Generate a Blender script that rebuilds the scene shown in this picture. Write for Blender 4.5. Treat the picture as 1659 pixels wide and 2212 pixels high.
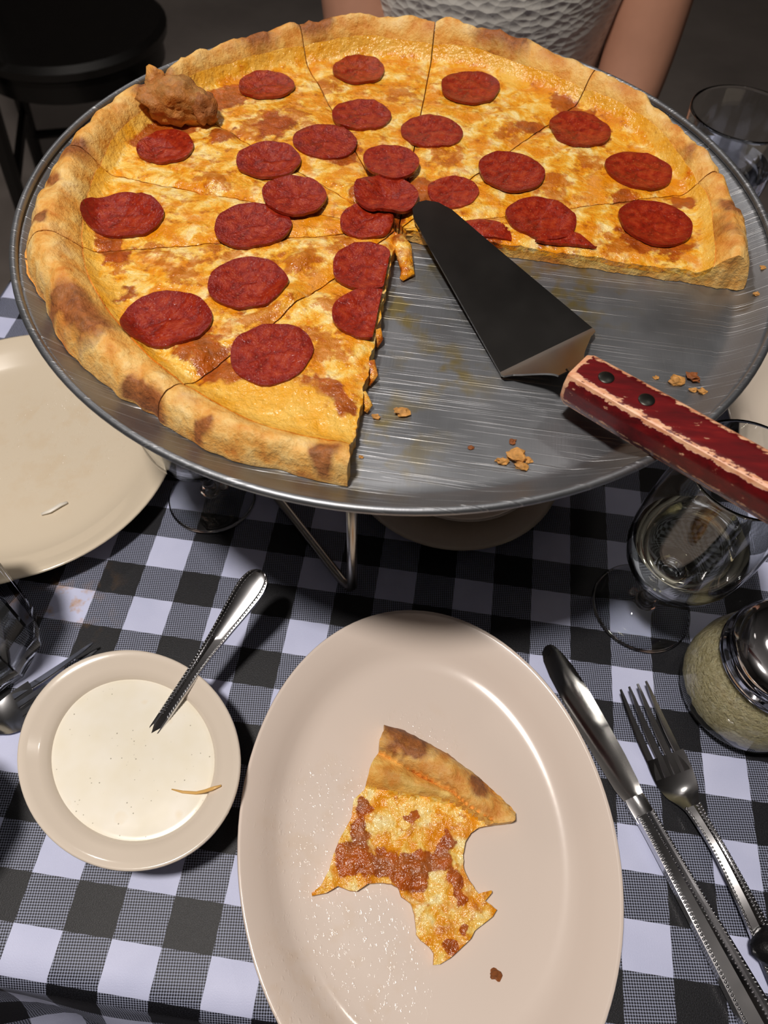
import bpy, bmesh, math, random
from mathutils import Vector, Matrix, noise, geometry
random.seed(7)
C = bpy.context.scene.collection
SC = bpy.context.scene
PI = math.pi
for o in list(bpy.data.objects): bpy.data.objects.remove(o)

# ------------------------------------------------------------------ camera, world, lights, exposure
# lengths below are centimetres over the table top (x right, y away, z up); floor at -75 cm
TZ = 0.75
def S(x, y, z): return Vector((x/100, y/100, TZ+z/100))
cam = bpy.data.cameras.new('camera'); camo = bpy.data.objects.new('camera', cam); C.objects.link(camo)
cam.sensor_fit = 'VERTICAL'; cam.sensor_height = 36; cam.lens = 1530/2212*36
pitch, yaw, roll = 0.9979, -0.0867, 0.0634
fw = Vector((math.sin(yaw)*math.cos(pitch), math.cos(yaw)*math.cos(pitch), -math.sin(pitch)))
r0 = Vector((math.cos(yaw), -math.sin(yaw), 0)); u0 = r0.cross(fw)
rr = r0*math.cos(roll)+u0*math.sin(roll); uu = -r0*math.sin(roll)+u0*math.cos(roll)
camo.matrix_world = Matrix(((rr.x, uu.x, -fw.x, 0), (rr.y, uu.y, -fw.y, 0), (rr.z, uu.z, -fw.z, 0), (0, 0, 0, 1)))
camo.location = S(17.2628, 0.4903, 41.6718)
cam.dof.use_dof = True; cam.dof.focus_distance = 0.37; cam.dof.aperture_fstop = 12
cam.clip_start = 0.01
SC.camera = camo
SC.view_settings.view_transform = 'Standard'; SC.view_settings.look = 'None'
SC.view_settings.gamma = 1; SC.view_settings.use_curve_mapping = False
SC.view_settings.exposure = 0.0
wd = bpy.data.worlds.new('room_light'); SC.world = wd; wd.use_nodes = True
wd.node_tree.nodes['Background'].inputs[0].default_value = (1.0, 0.86, 0.72, 1)
wd.node_tree.nodes['Background'].inputs[1].default_value = 0.03
def lamp(name, x, y, z, power, radius, col):
    l = bpy.data.lights.new(name, 'POINT'); l.energy = power; l.shadow_soft_size = radius; l.color = col
    o = bpy.data.objects.new(name, l); C.objects.link(o); o.location = S(x, y, z); return o
lamp('overhead_light', -14, -4, 150, 73, 0.075, (1.0, 0.925, 0.85))
lamp('overhead_light', 69, 76, 150, 3, 0.05, (1.0, 0.93, 0.85))
lamp('overhead_light', -48, 165, 150, 10, 0.08, (1.0, 0.94, 0.88))  # added unseen light: brightens the far floor, adds glints on pizza and pan rim

# ------------------------------------------------------------------ helpers
def lin(c): c /= 255; return c/12.92 if c <= 0.04045 else ((c+0.055)/1.055)**2.4
def rgb(r, g, b): return (lin(r), lin(g), lin(b), 1)
ORG = {}
def tag(o, label, cat, group=None):
    o['label'] = label; o['category'] = cat
    if group: o['group'] = group
    return o
def thing(name, label, cat, org, group=None, rotz=0.0, rot=None):
    o = bpy.data.objects.new(name, None); C.objects.link(o); o.empty_display_size = 0.02
    o.location = S(*org); o.rotation_euler = rot or (0, 0, rotz)
    ORG[o] = Vector(org); return tag(o, label, cat, group)
def mk(name, vs, fs, mat, parent=None, org=None, smooth=True, sharp=None, attr=None, local=False, uv=None):
    """one mesh object; vs in cm (world frame over the table, or the parent's own frame if local)"""
    me = bpy.data.meshes.new(name)
    if parent is not None and local: o0 = Vector((0, 0, 0))
    elif parent is not None and org is None: o0 = ORG[parent]
    else: o0 = Vector(org or (0, 0, 0))
    me.from_pydata([((v[0]-o0.x)/100, (v[1]-o0.y)/100, (v[2]-o0.z)/100) for v in vs], [], fs)
    if attr:
        a = me.color_attributes.new('mask', 'FLOAT_COLOR', 'POINT')
        a.data.foreach_set('color', [c for t in attr for c in t])
    if uv:
        l = me.uv_layers.new(name='UVMap')
        flat = [0.0]*(2*len(me.loops))
        for i, lp in enumerate(me.loops):
            flat[2*i], flat[2*i+1] = uv[lp.vertex_index]
        l.data.foreach_set('uv', flat)
    bm = bmesh.new(); bm.from_mesh(me); bmesh.ops.recalc_face_normals(bm, faces=bm.faces); bm.to_mesh(me); bm.free()
    if smooth:
        me.shade_smooth()
        if sharp: me.set_sharp_from_angle(angle=math.radians(sharp))
    me.materials.append(mat)
    o = bpy.data.objects.new(name, me); C.objects.link(o)
    if parent is not None:
        o.parent = parent
        if org is not None and not local: o.location = (Vector(org)-ORG[parent])/100
        elif org is not None: o.location = Vector(org)/100
        ORG[o] = Vector(org) if org is not None else ORG.get(parent, Vector((0, 0, 0)))
    else:
        o.location = S(*o0); ORG[o] = o0
    return o
def lathe(prof, n=48, c=(0, 0, 0), a=1.0, b=1.0, ang=0.0, close=False):
    """profile of (r, z) turned about z; a, b, ang stretch it to an oval"""
    vs, fs, ca, sa = [], [], math.cos(ang), math.sin(ang)
    idx = []
    for r, z in prof:
        if r < 1e-6: idx.append([len(vs)]*n); vs.append((c[0], c[1], c[2]+z)); continue
        row = []
        for k in range(n):
            t = 2*PI*k/n; x, y = a*r*math.cos(t), b*r*math.sin(t)
            row.append(len(vs)); vs.append((c[0]+x*ca-y*sa, c[1]+x*sa+y*ca, c[2]+z))
        idx.append(row)
    rows = idx+[idx[0]] if close else idx
    for p, q in zip(rows, rows[1:]):
        for k in range(n):
            m = (k+1) % n
            f = [p[k], p[m], q[m], q[k]]
            f = [v for i, v in enumerate(f) if v not in f[:i]]
            if len(f) > 2: fs.append(f)
    return vs, fs
def loft(rings, cap=True):
    n = len(rings[0]); vs = [v for r in rings for v in r]; fs = []
    for i in range(len(rings)-1):
        for k in range(n):
            m = (k+1) % n; fs.append((i*n+k, i*n+m, (i+1)*n+m, (i+1)*n+k))
    if cap: fs += [tuple(range(n)), tuple(range((len(rings)-1)*n, len(rings)*n))]
    return vs, fs
def tube(pts, rad, n=10, flat=1.0):
    pts = [Vector(p) for p in pts]; rings = []; up = Vector((0, 0, 1)); last = None
    for i, p in enumerate(pts):
        d = (pts[min(i+1, len(pts)-1)]-pts[max(i-1, 0)]).normalized()
        if last is None: s = d.cross(up if abs(d.z) < 0.95 else Vector((1, 0, 0))).normalized()
        else: s = (last-d*last.dot(d)).normalized()
        last = s; t = d.cross(s); r = rad[i] if isinstance(rad, (list, tuple)) else rad
        rings.append([tuple(p+s*r*math.cos(2*PI*k/n)+t*r*flat*math.sin(2*PI*k/n)) for k in range(n)])
    return loft(rings)
def join(*ms):
    V, F = [], []
    for vs, fs in ms:
        b = len(V); V += list(vs); F += [tuple(i+b for i in f) for f in fs]
    return V, F
def box(x0, x1, y0, y1, z0, z1, bev=0.0):
    b = min(bev, (x1-x0)/2.01, (y1-y0)/2.01, (z1-z0)/2.01)
    def ring(i, z): return [(x0+i+b, y0+i, z), (x1-i-b, y0+i, z), (x1-i, y0+i+b, z), (x1-i, y1-i-b, z), (x1-i-b, y1-i, z), (x0+i+b, y1-i, z), (x0+i, y1-i-b, z), (x0+i, y0+i+b, z)]
    if b <= 0:
        r = lambda z: [(x0, y0, z), (x1, y0, z), (x1, y1, z), (x0, y1, z)]
        return loft([r(z0), r(z1)])
    return loft([ring(b*.6, z0), ring(0, z0+b*.7), ring(0, z1-b*.7), ring(b*.6, z1)])
def xf(m, vsfs): return [tuple(m @ Vector(v)) for v in vsfs[0]], vsfs[1]
def nz(x, y, z=0.0, s=1.0): return noise.noise((x*s, y*s, z*s))
def sm(a, b, x):
    t = max(0, min(1, (x-a)/(b-a))); return t*t*(3-2*t)
def blob(L, x, y, soft=1.0):
    v = 0.0
    x, y = x+.45*nz(x, y, 1, 1.1)+.2*nz(x, y, 6, 3.1), y+.45*nz(x, y, 11, 1.1)+.2*nz(x, y, 17, 3.1)
    for a, b, r in L:
        d2 = ((x-a)**2+(y-b)**2)/(r*r)
        if d2 < 3: v += (1-d2/3)**3
    return min(1.0, v*1.15)

# ------------------------------------------------------------------ node materials
class M:
    def __init__(s, name):
        s.m = bpy.data.materials.new(name); s.m.use_nodes = True; s.t = s.m.node_tree; s.n = s.t.nodes
        s.b = s.n['Principled BSDF']; s.co = s.n.new('ShaderNodeTexCoord')
    def L(s, a, b): s.t.links.new(a, b); return s
    def set(s, **k):
        for a, v in k.items(): s.b.inputs[a.replace('_', ' ')].default_value = v
        return s
    def col(s, c): s.put('Base Color', c); return s
    def put(s, sock, v):
        i = s.b.inputs[sock]
        if hasattr(v, 'is_output'): s.L(v, i)
        else: i.default_value = v
        return s
    def mapping(s, scale=(1, 1, 1), rot=(0, 0, 0), loc=(0, 0, 0), src='Object'):
        n = s.n.new('ShaderNodeMapping'); n.inputs['Scale'].default_value = scale; n.inputs['Rotation'].default_value = rot; n.inputs['Location'].default_value = loc
        s.L(s.co.outputs[src], n.inputs[0]); return n.outputs[0]
    def noise(s, scale, det=3, rough=0.55, vec=None, dist=0.0):
        n = s.n.new('ShaderNodeTexNoise'); n.inputs['Scale'].default_value = scale; n.inputs['Detail'].default_value = det
        n.inputs['Roughness'].default_value = rough; n.inputs['Distortion'].default_value = dist
        s.L(vec or s.co.outputs['Object'], n.inputs['Vector']); return n.outputs[0]
    def voro(s, scale, vec=None, feat='F1'):
        n = s.n.new('ShaderNodeTexVoronoi'); n.inputs['Scale'].default_value = scale; n.feature = feat
        s.L(vec or s.co.outputs['Object'], n.inputs['Vector']); return n.outputs['Distance']
    def ramp(s, fac, stops):
        n = s.n.new('ShaderNodeValToRGB'); e = n.color_ramp.elements
        while len(e) < len(stops): e.new(0.5)
        for k, (p, c) in enumerate(stops):
            e[k].position = p; e[k].color = c if isinstance(c, tuple) else (c, c, c, 1)
        s.L(fac, n.inputs[0]); return n.outputs[0]
    def mix(s, fac, a, b, mode='MIX'):
        n = s.n.new('ShaderNodeMix'); n.data_type = 'RGBA'; n.blend_type = mode
        for i, v in ((0, fac), (6, a), (7, b)):
            if hasattr(v, 'is_output'): s.L(v, n.inputs[i])
            else: n.inputs[i].default_value = v
        return n.outputs[2]
    def math(s, op, a, b=0.0):
        n = s.n.new('ShaderNodeMath'); n.operation = op
        for i, v in ((0, a), (1, b)):
            if hasattr(v, 'is_output'): s.L(v, n.inputs[i])
            else: n.inputs[i].default_value = v
        return n.outputs[0]
    def sep(s, v):
        n = s.n.new('ShaderNodeSeparateXYZ'); s.L(v, n.inputs[0]); return n.outputs
    def attr(s, name='mask'):
        n = s.n.new('ShaderNodeAttribute'); n.attribute_name = name
        k = s.n.new('ShaderNodeSeparateColor'); s.L(n.outputs['Color'], k.inputs[0]); return k.outputs
    def bump(s, h, strength=0.3, dist=0.001):
        n = s.n.new('ShaderNodeBump'); n.inputs['Strength'].default_value = strength; n.inputs['Distance'].default_value = dist
        s.L(h, n.inputs['Height'])
        if s.b.inputs['Normal'].is_linked: s.L(s.b.inputs['Normal'].links[0].from_socket, n.inputs['Normal'])
        s.L(n.outputs[0], s.b.inputs['Normal']); return s
def plain(name, c, rough=0.5, metal=0.0, coat=0.0, vary=0.08, scale=40, bumps=0.0):
    m = M(name); c2 = tuple(min(1, v*(1-2*vary)) for v in c[:3])+(1,)
    m.col(m.ramp(m.noise(scale), [(0.35, c2), (0.65, c)])).set(Roughness=rough, Metallic=metal)
    m.b.inputs['Coat Weight'].default_value = coat
    if bumps: m.bump(m.noise(scale*6, 2), bumps, 0.0005)
    return m.m

def mat_cloth():
    m = M('gingham_cloth'); uv = m.co.outputs['UV']; x, y, _ = m.sep(uv)      # uv in checks
    sx = m.math('GREATER_THAN', m.math('MODULO', m.math('ADD', x, 200.0), 2.0), 1.0)
    sy = m.math('LESS_THAN', m.math('MODULO', m.math('ADD', y, 200.0), 2.0), 1.0)
    v45 = m.mapping((27, 25, 1), (0, 0, math.radians(38)), src='UV')
    ck = m.n.new('ShaderNodeTexChecker'); ck.inputs['Scale'].default_value = 1.0; m.L(v45, ck.inputs[0])
    nn = m.noise(36, 3, 0.7, uv)
    wv = m.math('ADD', m.math('MULTIPLY', ck.outputs[1], 0.55), m.math('MULTIPLY', nn, 0.55))
    big = m.noise(0.7, 2, 0.5, uv)
    grey = m.ramp(wv, [(0.36, rgb(20, 21, 32)), (0.74, rgb(146, 152, 176))])
    black = m.ramp(m.noise(42, 3, 0.75, uv), [(0.46, rgb(10, 11, 16)), (0.78, rgb(48, 49, 58))])
    white = m.ramp(big, [(0.3, rgb(196, 202, 234)), (0.7, rgb(210, 215, 246))])
    both = m.math('MULTIPLY', sx, sy); one = m.math('MAXIMUM', sx, sy)
    c = m.mix(both, m.mix(one, white, grey), black)
    st = m.math('MULTIPLY', m.ramp(m.noise(2.2, 3, 0.6, uv), [(0.5, 0.0), (0.68, 1.0)]),
                m.ramp(m.dist(uv, (-1.5, 7.6), 1.6), [(0.2, 1.0), (1.0, 0.0)]))
    m.col(m.mix(m.math('MULTIPLY', m.math('MULTIPLY', st, 0.75), m.math('SUBTRACT', 1.0, m.math('MULTIPLY', one, .8))), c, rgb(196, 142, 62)))
    m.set(Roughness=0.45, Specular_IOR_Level=0.35).bump(wv, 0.35, 0.0003).bump(nn, 0.25, 0.0004)
    return m.m
def _dist(s, vec, pt, r):
    x, y, _ = s.sep(vec)
    dx = s.math('SUBTRACT', x, pt[0]); dy = s.math('SUBTRACT', y, pt[1])
    return s.math('DIVIDE', s.math('SQRT', s.math('ADD', s.math('MULTIPLY', dx, dx), s.math('MULTIPLY', dy, dy))), r)
M.dist = _dist

def mat_pan():
    m = M('scratched_aluminium'); ob = m.co.outputs['Object']
    sc = None
    for k, a in enumerate((-0.16, -0.05, 0.12, 1.5, -0.3, -0.6)):
        v = m.mapping((9, 760, 1), (0, 0, -a), (k*3.1, k*1.7, 0))
        r = m.ramp(m.noise(1.0, 2, 0.6, v), [(0.62, 0.0), (0.76, 1.0)])
        gate = m.ramp(m.noise(9, 1, 0.5, m.mapping(loc=(k*5.0, 0, 0))), [(0.42, 0.0), (0.62, 1.0)])
        r = m.math('MULTIPLY', r, gate); sc = r if sc is None else m.math('MAXIMUM', sc, r)
    brushed = m.noise(1.0, 2, 0.6, m.mapping((900, 40, 20), (0, 0, 0.05)))
    big = m.noise(22, 3, 0.6)
    base = m.mix(big, rgb(132, 135, 140), rgb(168, 171, 177))
    base = m.mix(m.math('MULTIPLY', sc, 0.6), base, rgb(225, 225, 225))
    gs = None
    for px, py, r in ((0.011, -0.075, .035), (0.10, -0.045, .035), (0.035, -0.11, .03), (-0.002, -0.155, .05), (.085, -.03, .05), (.02, -.03, .02)):
        g = m.ramp(m.dist(ob, (px, py), r), [(0.25, 1.0), (1.0, 0.0)]); gs = g if gs is None else m.math('MAXIMUM', gs, g)
    gs = m.math('MULTIPLY', gs, m.ramp(m.noise(55, 3, 0.6), [(0.48, 0.0), (0.62, 1.0)]))
    m.col(m.mix(m.math('MULTIPLY', gs, 0.75), base, rgb(158, 138, 62)))
    m.set(Metallic=0.92); m.put('Roughness', m.math('ADD', m.math('MULTIPLY', big, 0.22), 0.34))
    m.bump(sc, 0.8, 0.0003).bump(brushed, 0.2, 0.0002).bump(m.noise(6, 2), 0.25, 0.004)
    return m.m
def mat_cheese():
    m = M('baked_cheese'); at = m.attr()
    a = m.noise(95, 5, 0.62, dist=0.6); b = m.noise(150, 4, 0.6, m.mapping(loc=(0.3, 0.7, 0))); c2 = m.noise(60, 4, 0.6, m.mapping(loc=(1.3, 0.2, 0)))
    base = m.ramp(a, [(0.32, rgb(234, 140, 14)), (0.45, rgb(244, 172, 44)), (0.54, rgb(252, 206, 102)), (0.64, rgb(255, 230, 160))])
    oil = m.ramp(c2, [(0.47, 0.0), (0.6, 0.85)])
    base = m.mix(oil, base, rgb(232, 138, 10))
    tb = m.math('ADD', m.math('MULTIPLY', b, 1.0), m.math('MULTIPLY', at[0], 0.24))
    toast = m.ramp(tb, [(0.57, 0.0), (0.69, 1.0)])
    base = m.mix(m.math('MULTIPLY', toast, 0.8), base, m.ramp(a, [(0.4, rgb(176, 82, 12)), (0.65, rgb(212, 122, 28))]))
    ss = m.ramp(m.math('ADD', at[1], m.math('MULTIPLY', m.math('SUBTRACT', m.noise(120, 4, 0.65), 0.5), 1.3)), [(0.42, 0.0), (0.62, 1.0)])
    base = m.mix(m.math('MULTIPLY', ss, 0.9), base, m.ramp(b, [(0.35, rgb(136, 44, 10)), (0.68, rgb(190, 88, 24))]))
    bare = m.ramp(m.math('ADD', at[2], m.math('MULTIPLY', m.math('SUBTRACT', a, 0.5), 0.8)), [(0.4, 0.0), (0.6, 1.0)])
    m.col(m.mix(bare, base, m.ramp(c2, [(0.35, rgb(246, 196, 92)), (0.6, rgb(240, 168, 40)), (0.72, rgb(214, 110, 20))])))
    m.set(Roughness=0.2, Specular_IOR_Level=0.55).bump(b, 0.7, 0.003).bump(m.noise(380, 3), 0.6, 0.0014)
    m.b.inputs['Subsurface Weight'].default_value = 0.0
    return m.m
def mat_crust():
    m = M('baked_crust'); at = m.attr()
    a = m.noise(70, 5, 0.65); b = m.noise(200, 4, 0.7)
    base = m.ramp(a, [(0.32, rgb(214, 134, 50)), (0.45, rgb(234, 172, 84)), (0.58, rgb(244, 200, 122)), (0.75, rgb(249, 222, 164))])
    base = m.mix(m.ramp(m.noise(34, 3, 0.6, m.mapping(loc=(.4, .9, 0))), [(0.5, 0.0), (0.68, 0.8)]), base, rgb(200, 116, 44))
    ch = m.ramp(m.math('ADD', at[0], m.math('MULTIPLY', m.math('SUBTRACT', a, 0.5), 1.7)), [(0.3, 0.0), (0.8, 1.0)])
    base = m.mix(m.math('MULTIPLY', ch, 0.9), base, m.ramp(b, [(0.35, rgb(112, 52, 18)), (0.65, rgb(170, 96, 46))]))
    yel = m.math('MULTIPLY', at[2], m.ramp(a, [(0.35, 0.4), (0.6, 1.0)]))
    m.col(m.mix(m.math('MULTIPLY', yel, 0.8), base, m.ramp(a, [(0.4, rgb(238, 164, 40)), (0.62, rgb(250, 208, 108))])))
    m.set(Roughness=0.62).bump(a, 0.6, 0.005).bump(b, 0.5, 0.0015)
    return m.m
def mat_pepperoni():
    m = M('pepperoni'); ob = m.co.outputs['Object']
    a = m.noise(210, 4, 0.65); f = m.voro(330)
    base = m.ramp(a, [(0.32, rgb(112, 20, 8)), (0.5, rgb(150, 36, 14)), (0.7, rgb(176, 62, 28))])
    base = m.mix(m.ramp(f, [(0.08, 0.55), (0.2, 0.0)]), base, rgb(192, 100, 62))
    rim = m.ramp(m.dist(ob, (0, 0), 0.02), [(0.72, 0.0), (0.95, 0.75)])
    m.col(m.mix(rim, base, rgb(126, 24, 12)))
    m.set(Roughness=0.24, Specular_IOR_Level=0.5).bump(a, 0.5, 0.002).bump(m.noise(520, 2), 0.5, 0.001)
    return m.m
def mat_glass(name='clear_glass', col=(0.97, 0.985, 0.98, 1), rough=0.0, ior=1.45):
    m = M(name); m.col(m.ramp(m.noise(20), [(0.3, col), (0.7, col)])).set(Roughness=rough, IOR=ior)
    m.b.inputs['Transmission Weight'].default_value = 1.0; return m.m
def mat_handle():
    m = M('worn_red_wood'); at = m.attr()
    v = m.mapping((40, 260, 260), (0, 0, -.58)); g = m.noise(1.0, 4, 0.7, v); p = m.noise(1.0, 3, 0.7, m.mapping((150, 330, 330), (0, 0, -.58)))
    red = m.ramp(g, [(0.3, rgb(72, 6, 10)), (0.55, rgb(104, 8, 14)), (0.75, rgb(128, 22, 20))])
    w = m.math('ADD', m.math('ADD', at[0], m.math('MULTIPLY', m.math('SUBTRACT', p, 0.5), 1.15)), m.math('MULTIPLY', m.math('SUBTRACT', g, 0.5), 0.55))
    wear = m.ramp(w, [(0.46, 0.0), (0.56, 1.0)])
    m.col(m.mix(wear, red, m.ramp(g, [(0.35, rgb(214, 138, 98)), (0.65, rgb(240, 190, 152))])))
    m.set(Roughness=0.42).bump(wear, 0.5, -0.0004); return m.m
def mat_plate(name, c, greasy=None):
    m = M(name); ob = m.co.outputs['Object']
    base = m.ramp(m.noise(6, 2), [(0.3, c), (0.7, tuple(min(1, v*1.05) for v in c[:3])+(1,))])
    m.set(Roughness=0.16, Coat_Weight=0.5, Coat_Roughness=0.06)
    if greasy:
        g = None
        for x, y, r in greasy:
            k = m.ramp(m.dist(ob, (x/100, y/100), r/100), [(0.5, 1.0), (1.0, 0.0)]); g = k if g is None else m.math('MAXIMUM', g, k)
        film = m.math('MULTIPLY', g, m.ramp(m.noise(70, 3, 0.6), [(0.5, 0.0), (0.66, 1.0)]))
        base = m.mix(m.math('MULTIPLY', film, 0.14), base, rgb(206, 168, 112))
        drops = m.math('MULTIPLY', g, m.ramp(m.noise(1.0, 2, 0.6, m.mapping((520, 300, 300), (0, 0, 0.5))), [(0.60, 0.0), (0.8, 1.0)]))
        m.bump(drops, 0.35, 0.0006)
    m.col(base); return m.m
def mat_ranch():
    m = M('ranch_sauce'); v = m.voro(300); big = m.noise(55, 2)
    sp = m.math('MULTIPLY', m.ramp(v, [(0.06, 1.0), (0.14, 0.0)]), m.ramp(m.noise(120, 2), [(0.5, 0.0), (0.56, 1.0)]))
    base = m.ramp(big, [(0.3, rgb(244, 236, 216)), (0.66, rgb(248, 242, 228)), (0.8, rgb(240, 222, 190))])
    m.col(m.mix(m.math('MULTIPLY', sp, 0.75), base, rgb(120, 110, 84))).set(Roughness=0.25).bump(big, 0.15, 0.001); return m.m
def mat_steel(name='cutlery_steel', rough=0.14, c=(205, 205, 208)):
    m = M(name); s = m.noise(1.0, 2, 0.5, m.mapping((45, 45, 45)))
    m.col(m.ramp(s, [(0.3, rgb(*[int(v*0.93) for v in c])), (0.7, rgb(*c))])).set(Metallic=1.0)
    m.put('Roughness', m.math('ADD', m.math('MULTIPLY', s, 0.06), rough)); return m.m
def mat_lace():
    m = M('white_lace'); v = m.voro(85, m.mapping((1, 1, 1.8))); w = m.noise(260, 2)
    m.col(m.ramp(v, [(0.1, rgb(196, 190, 182)), (0.5, rgb(226, 222, 214))])).set(Roughness=0.75)
    m.bump(v, .5, 0.004).bump(w, 0.3, 0.001); return m.m
def mat_floor():
    m = M('dark_floor'); m.col(m.ramp(m.noise(1.6, 5, 0.6), [(0.3, rgb(116, 108, 104)), (0.7, rgb(148, 138, 132))])).set(Roughness=0.6)
    m.bump(m.noise(60, 3), 0.2, 0.002); return m.m

CLOTH, PAN, CHEESE, CRUST, PEP = mat_cloth(), mat_pan(), mat_cheese(), mat_crust(), mat_pepperoni()
GLASS, HANDLE, RANCH, STEEL = mat_glass(), mat_handle(), mat_ranch(), mat_steel()
BLADE = mat_steel('brushed_blade', 0.2, (150, 148, 146)); WIRE = mat_steel('chrome_wire', 0.25, (190, 186, 178))
KNIFE = mat_steel('knife_blade', 0.07, (158, 156, 155)); CHROME = mat_steel('chrome_lid', 0.05, (200, 200, 204))
CREAM = mat_plate('cream_china', rgb(226, 213, 198)); PLATE = mat_plate('greasy_cream_china', rgb(226, 211, 200), [(-5.2, -.5, 4.6), (-3.5, -7.0, 5.0), (-1, 4.5, 3)])
LPLATE = mat_plate('used_cream_china', rgb(222, 208, 186), [(2, 2, 8)])
BLACKW = plain('black_painted_wood', rgb(15, 13, 12), 0.35, coat=0.2); SKIN = plain('skin', rgb(196, 142, 116), 0.5, vary=0.04, scale=30)
LACE, FLOOR = mat_lace(), mat_floor()
DENIM = plain('dark_trousers', rgb(40, 42, 52), 0.8); HAIR = plain('brown_hair', rgb(58, 38, 26), 0.5)
GREYVINYL = plain('grey_vinyl', rgb(88, 90, 104), 0.55); BLACKP = plain('black_plastic', rgb(18, 18, 20), 0.35, bumps=0.4, scale=120)
WATER = mat_glass('water', (0.97, 0.98, 0.98, 1), 0, 1.333); WINE = mat_glass('white_wine', (0.93, 0.93, 0.78, 1), 0, 1.34)
PARM = M('grated_parmesan'); PARM.col(PARM.ramp(PARM.noise(330, 4, 0.7), [(0.32, rgb(212, 198, 148)), (0.55, rgb(238, 228, 186)), (0.72, rgb(248, 242, 214))])).set(Roughness=0.8).bump(PARM.noise(420, 3), 1.0, 0.004); PARM = PARM.m
RIVET = plain('dark_rivet', rgb(70, 70, 66), 0.35, metal=0.9); CRUMB = plain('crust_crumb', rgb(222, 160, 84), 0.7, vary=0.25, scale=300)
CRUMBD = plain('dark_crumb', rgb(150, 84, 34), 0.7, vary=0.2, scale=300); STREAK = plain('orange_sauce', rgb(236, 188, 112), 0.35)

# ------------------------------------------------------------------ setting: floor, table, cloth
fl = mk('floor', *box(-330, 330, -260, 430, -80, -75), FLOOR, smooth=False); fl['kind'] = 'structure'
WALL = plain('dark_painted_wall', rgb(70, 64, 62), 0.7, scale=8); CEIL = plain('dim_ceiling', rgb(88, 86, 86), 0.8, scale=8)
for nm, bb, mt in (('wall_back', (-320, 320, 420, 430, -75, 215), WALL), ('wall_front', (-320, 320, -260, -250, -75, 215), WALL), ('wall_left', (-330, -320, -250, 420, -75, 215), WALL), ('wall_right', (320, 330, -250, 420, -75, 215), WALL), ('ceiling', (-330, 330, -260, 430, 215, 222), CEIL)):
    w_ = mk(nm, *box(*bb), mt, smooth=False); w_['kind'] = 'structure'
TX0, TX1, TY0, TY1 = -20.8, 57.0, -2.75, 69.0
t = thing('dining_table', 'square dining table hidden under the black and white checked cloth', 'table', (19, 33, -75))
mk('table_top', *box(TX0+.6, TX1-.6, TY0+.6, TY1-.6, -3.2, -0.06, .3), BLACKW, t, sharp=40)
mk('pedestal', *lathe([(0, 0), (24, 0), (24, 1.5), (5, 4), (4, 8), (4, 66), (14, 70), (14, 71.8), (0, 71.8)], 32, (19, 33, -75)), BLACKW, t, sharp=40)
def cloth():
    over, st = 11.0, 0.9
    def axis(a, b):
        n = int((b-a+2*over)/st); return [a-over+(b-a+2*over)*i/n for i in range(n+1)]
    X, Y = axis(TX0+.9, TX1-.9), axis(TY0+.9, TY1-.9)
    R = 0.9; vs, uv, fs = [], [], []
    for y in Y:
        for x in X:
            cx, cy = min(max(x, TX0+.9), TX1-.9), min(max(y, TY0+.9), TY1-.9)
            dx, dy = x-cx, y-cy; d = math.hypot(dx, dy)
            z = 0.02*nz(x, y, 3, 0.12)+0.005
            if d > 1e-6:
                ux, uy = dx/d, dy/d
                arc = R*PI/2
                if d < arc: h, dz = R*math.sin(d/R), R*(1-math.cos(d/R))
                else:
                    f = (d-arc); fold = 0.9*math.sin((x+y*0.6)*0.55)*min(1, f/8)
                    h, dz = R+f*0.16+fold+min(1, f/8)*.9, R+f*0.97
                px, py, pz = cx+ux*h, cy+uy*h, z-dz
            else: px, py, pz = x, y, z
            vs.append((px, py, pz)); uv.append((x/2.54, y/2.2878))
    n = len(X)
    for j in range(len(Y)-1):
        for i in range(n-1): fs.append((j*n+i, j*n+i+1, (j+1)*n+i+1, (j+1)*n+i))
    o = mk('tablecloth', vs, fs, CLOTH, uv=uv, org=(19, 33, 0))
    tag(o, 'black and white gingham tablecloth with a folded edge over the table', 'tablecloth')
cloth()

# ------------------------------------------------------------------ chairs
def chair(label, x, y, rz, seat_mat=None, group=None):
    t = thing('chair', label, 'chair', (x, y, -75), group, rz)
    def p(n, m, mat=BLACKW, sharp=35): return mk(n, m[0], m[1], mat, t, local=True, sharp=sharp)
    p('seat', lathe([(0, 42.5), (19, 42.5), (21, 43.5), (21.2, 45), (20, 46), (0, 46.6)], 40, a=1.0, b=1.0), seat_mat or BLACKW)
    p('seat_rail', lathe([(17, 38.5), (19.5, 38.5), (19.5, 42.6), (17, 42.6)], 40, close=True))
    for sx in (-1, 1):
        p('leg', tube([(sx*15, 14, 40), (sx*18, 17, 0)], [1.9, 1.4], 10))
        p('back_post', tube([(sx*17, -20, 0), (sx*15.5, -16, 42), (sx*16.5, -18, 65), (sx*17.5, -24, 92)], [1.4, 1.9, 1.7, 1.5], 10))
    p('stretcher', tube([(-16.5, 15.5, 20), (16.5, 15.5, 20)], 1.1, 8))
    p('stretcher', tube([(-16, -18.2, 20), (16, -18.2, 20)], 1.1, 8))
    for sx in (-1, 1): p('stretcher', tube([(sx*17, 15.8, 14), (sx*16.2, -18.6, 14)], 1.1, 8))
    p('top_rail', xf(Matrix.Translation((0, -24, 0)), box(-19, 19, -1.2, 1.2, 86, 95, .8)))
    for sx in (-8, 0, 8): p('back_slat', tube([(sx, -16.5, 46), (sx, -18.5, 65), (sx, -23.6, 88)], [1.3, 1.3, 1.3], 8, .5))
    return t
chair('black wooden chair with round seat standing empty on the dark floor', -70, 156, math.radians(-70))
chair('black wooden chair far back on the dark floor behind the person', -42, 300, math.radians(160))
chair('black wooden chair the person in the white lace top sits on', 17.5, 91, PI)
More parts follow.
